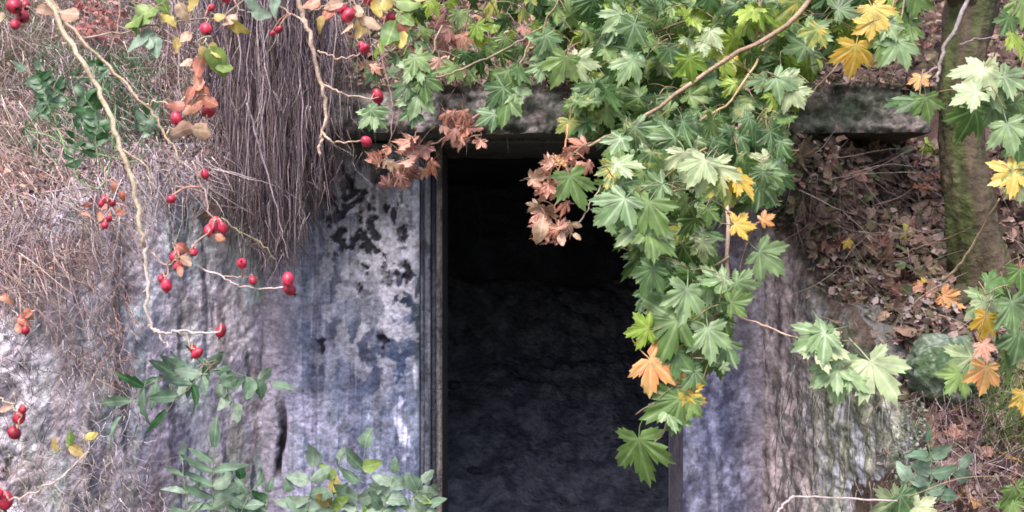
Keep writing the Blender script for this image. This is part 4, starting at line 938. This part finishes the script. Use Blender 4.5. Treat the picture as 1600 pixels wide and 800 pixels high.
pinnate('elder_seedling', 'bluish green plant spreading leaflets to the right over the wing wall corner', 330, 570, 2.9,
  [([(300,585,0),(340,578,0),(390,590,0),(425,600,0)], 44, 5, None), ([(320,560,0),(350,600,0),(365,630,0)], 40, 4, None)], {'herb': 3, 'herb_pale': 3}, 'oval', stemc=(120,130,110))
pinnate('elder_seedling', 'leafy plant at the bottom left with glossy horizontal leaflets', 330, 800, 2.6,
  [([(335,830,0),(332,760,0),(335,700,0)], 62, 6, None), ([(300,840,0),(290,770,0),(285,720,0)], 46, 4, None), ([(360,840,0),(380,790,0),(400,760,0)], 46, 4, None)], {'herb': 4, 'herb_pale': 2}, 'lance')
pinnate('herb_clump', 'dark green mint like clump at the bottom left beside the crack', 390, 820, 2.7,
  [([(380,840,0),(385,790,0),(378,750,0)], 34, 6, None), ([(410,850,0),(415,810,0),(420,770,0)], 32, 5, None), ([(350,850,0),(352,810,0),(345,770,0)], 32, 4, None)], {'herb_dark': 2, 'herb': 3}, 'oval')
for lab, X0, fr in (('pale green bushy plant at the foot of the left door jamb', 560, [([(560,840,0),(558,780,0),(570,700,0)], 48, 6, None), ([(560,840,0),(520,790,0),(530,720,0)], 40, 5, None), ([(560,840,0),(600,790,0),(615,740,0)], 40, 5, None)]),
                    ('yellowish green plant left of the jamb plant at the bottom edge', 480, [([(480,850,0),(482,790,0),(488,730,0)], 48, 5, None), ([(480,850,0),(460,810,0),(452,770,0)], 40, 4, None), ([(490,850,0),(510,810,0),(520,770,0)], 40, 4, {'rose_yellow': 1, 'rose_green': 2})]),
                    ('low dull green plant at the bottom edge next to the doorway', 640, [([(620,850,0),(640,790,0),(660,755,0)], 40, 5, None), ([(610,850,0),(600,800,0),(605,770,0)], 38, 4, None), ([(640,850,0),(665,800,0),(672,780,0)], 34, 4, None)])):
    pinnate('rose_seedling', lab, X0, 840, 3.0, fr, {'herb_pale': 3, 'herb': 2.2, 'rose_green': .7}, 'oval', group='seedlings at the foot of the wall')
pinnate('ivy_clump', 'dark green ladder of small leaves behind the long rose cane', 150, 260, 2.35,
  [([(165,275,0),(150,230,0),(150,180,0),(130,150,0)], 30, 10, None), ([(125,280,0),(115,240,0),(120,200,0)], 24, 6, None), ([(90,200,.1),(70,150,.1),(60,110,.1)], 26, 6, None), ([(180,160,.1),(155,120,.1),(150,90,.1)], 28, 5, None)], {'herb_dark': 4, 'herb': 1.5}, 'oval')
pinnate('ivy_clump', 'dull green creeping leaves on the dry bank at the upper left', 70, 200, 2.6,
  [([(200,250,0),(150,190,0),(100,150,0),(40,110,0)], 30, 9, None), ([(220,230,0),(225,200,0),(240,170,0)], 28, 5, None), ([(40,200,0),(70,170,0),(90,140,0)], 26, 6, None)], {'herb': 3, 'herb_dark': 2, 'herb_pale': 1}, 'oval')
pinnate('yellow_seedling', 'small pale yellow leaf sprig lying on the grey bank at the lower left', 80, 715, 2.7,
  [([(78,712,0),(100,700,0),(132,685,0)], 36, 3, None)], {'rose_yellow': 3, 'rose_green': 1}, 'oval')
pinnate('seedling', 'grey green seedling on the litter at the lower right', 1440, 740, 2.65,
  [([(1440,800,0),(1455,740,0),(1450,690,0)], 46, 4, None), ([(1450,800,0),(1480,750,0),(1500,730,0)], 44, 4, None), ([(1440,800,0),(1420,760,0),(1440,730,0)], 40, 3, None)], {'herb_pale': 4, 'herb': 1.5}, 'oval')
b = Branch('maple_seedling', 'maple seedling with pale leaves along the bottom edge near the dead stick', 'plant', at(1420, 850, 2.6))
b.stem([at(1420,850,2.6), at(1415,800,2.6), at(1400,780,2.6)], .002, .001)
for (x, y, s_, a, m_) in ((1380,792,56,-70,'pale'),(1420,790,56,40,'teal'),(1450,800,50,70,'pale'),(1400,810,50,0,'teal'),(1590,780,50,20,'green'),(1575,800,44,-30,'green')): b.leaf(x, y, 2.55, s_, a, m_)
b.finish()

# ---------------------------------------------------------------- boulder, tree, sticks
def ico_obj(name, c, r, sub, colf, mat, amp, sd, freq=2.0):
    bm = bmesh.new(); bmesh.ops.create_icosphere(bm, subdivisions=sub, radius=1)
    co = np.array([v.co[:] for v in bm.verts]); f = [[v.index for v in q.verts] for q in bm.faces]; bm.free()
    k = 1+(fbm(co[:, 0]*freq+7, co[:, 1]*freq+7, co[:, 2]*freq+7, seed=sd)-.5)*amp+(fbm(co[:, 0]*9+7, co[:, 1]*9+7, co[:, 2]*9+7, seed=sd+1)-.5)*amp*.25
    P = co*k[:, None]*np.array(r); mb = MB(); mb.add((P+np.array(c)).tolist(), f, [tuple(q) for q in colf(co)]); o = mb.build(name, mat); return o
def mossy(co):
    a = fbm(co[:, 0]*3+5, co[:, 1]*3+5, co[:, 2]*3+5, seed=140); d = fbm(co[:, 0]*12+5, co[:, 1]*12+5, co[:, 2]*12+5, seed=141)
    C = mixc(S(108,120,106), S(76,96,68), ss(.4, .6, a)); C = mixc(C, S(150,158,146), ss(.54, .66, d)*.6); return C*(.7+.6*d)[:, None]
bp = at(1478, 580, surf(1478, 600)-.03)
o = ico_obj('boulder', bp, (.115, .11, .10), 5, mossy, M_ROCK, .7, 142); tag(o, 'round mossy grey green boulder lodged in the litter bank at the right', 'boulder')

tree = empty('maple_tree', at(1525, 440, 3.5), 'mossy leaning tree trunk with flared foot on the right bank', 'tree')
def trunk(name, pts, rad, n, sd, parent):
    P = spline(pts, 10); m = len(P); rr = np.interp(np.linspace(0, 1, m), np.linspace(0, 1, len(rad)), rad)
    mb = MB(); PA = np.array([p[:] for p in P]); A, I = np.meshgrid(np.arange(n)/n*2*np.pi, np.arange(m)); ca, sa = np.cos(A), np.sin(A)
    q = fbm(ca*3+5, sa*3+5, I*.12, seed=sd); q2 = fbm(ca*12+9, sa*12+9, I*.35, seed=sd+1); g = ss(.42, .6, fbm(ca*2+3, sa*2+3, I*.1, seed=sd+2))
    r = rr[:, None]*(1+(q-.5)*.5+(q2-.5)*.3)
    vs = np.stack([PA[:, 0:1]+ca*r, PA[:, 1:2]+sa*r, PA[:, 2:3]+0*r], -1).reshape(-1, 3).tolist()
    cs = (mixc(S(86,74,62), S(66,74,42), g*.9)*(.3+1.4*q2)[..., None]).reshape(-1, 3)
    fs = [(i*n+k, i*n+(k+1) % n, (i+1)*n+(k+1) % n, (i+1)*n+k) for i in range(m-1) for k in range(n)]
    mb.add(vs, fs, [tuple(c) for c in cs.tolist()]); return mb.build(name, M_BARK, parent)
yT = 3.42
trunk('trunk', [at(1545,520,yT+.1), at(1535,440,yT+.03), at(1518,340,yT), at(1503,230,yT), at(1500,120,yT), at(1515,20,yT+.03), at(1530,-80,yT+.05), at(1520,-400,yT), at(1490,-900,yT-.1)], [.13,.092,.072,.062,.064,.075,.08,.07,.04], 36, 150, tree)
trunk('limb', [at(1515,20,yT+.03), at(1480,-60,yT-.1), at(1430,-200,yT-.25), at(1350,-420,3.0)], [.05,.035,.028,.015], 16, 155, tree)
trunk('root', [at(1540,470,yT+.0), at(1590,500,yT-.1), at(1640,560,yT-.3)], [.07,.045,.02], 16, 157, tree)
trunk('root', [at(1525,430,yT+.02), at(1500,470,yT-.02), at(1470,500,yT)], [.05,.035,.015], 16, 158, tree)
def stick(label, pts, r0, r1, col, name='dead_stick'):
    mb = MB(); P = spline([at(*p) for p in pts], 6); P = [p+Vector((random.gauss(0, .0015), 0, random.gauss(0, .0015))) for p in P]; mb.tube(P, (r0, r1), 6, S(*col), jit=.3)
    c = P[0]; o = mb.build(name, M_STEM); tag(o, label, 'stick'); return o
stick('thin bare stick leaning from the litter across the foot of the trunk', [(1474,440,3.0),(1510,400,2.95),(1540,350,2.9),(1562,310,2.85)], .0042, .0025, (150,128,108))
stick('forked bare twig hanging down left of the trunk top', [(1524,-30,2.8),(1500,30,2.8),(1478,70,2.8),(1468,105,2.8),(1465,130,2.8)], .006, .004, (150,136,136), 'bare_twig')
stick('short purplish twig joining the hanging bare twig', [(1466,105,2.81),(1445,115,2.8),(1425,127,2.8)], .0045, .002, (132,108,112), 'bare_twig')
stick('fine brown arching twig on the litter bank left of the trunk', [(1400,400,3.3),(1440,385,3.25),(1480,372,3.2),(1520,355,3.1)], .0022, .0012, (130,104,88), 'bare_twig')
stick('bent pale dead stick along the bottom edge before the right wing wall', [(1205,810,2.5),(1222,792,2.5),(1238,777,2.5),(1245,776,2.5),(1310,778,2.5),(1400,784,2.5)], .0032, .0022, (206,184,186))
stick('short upright broken stub under the bent dead stick', [(1329,782,2.51),(1330,800,2.5),(1330,830,2.5)], .003, .0026, (170,146,150))
stick('long thin twig rising to the right above the lintel', [(640,122,3.1),(690,120,3.1),(740,100,3.1),(800,72,3.1),(850,40,3.1)], .0035, .0022, (150,136,116), 'bare_twig')
stick('thin pale stick poking out to the left of the rusty leaf bunch', [(1500,70,2.9),(1530,60,2.9),(1600,52,2.9)], .0018, .001, (150,130,140), 'bare_twig')
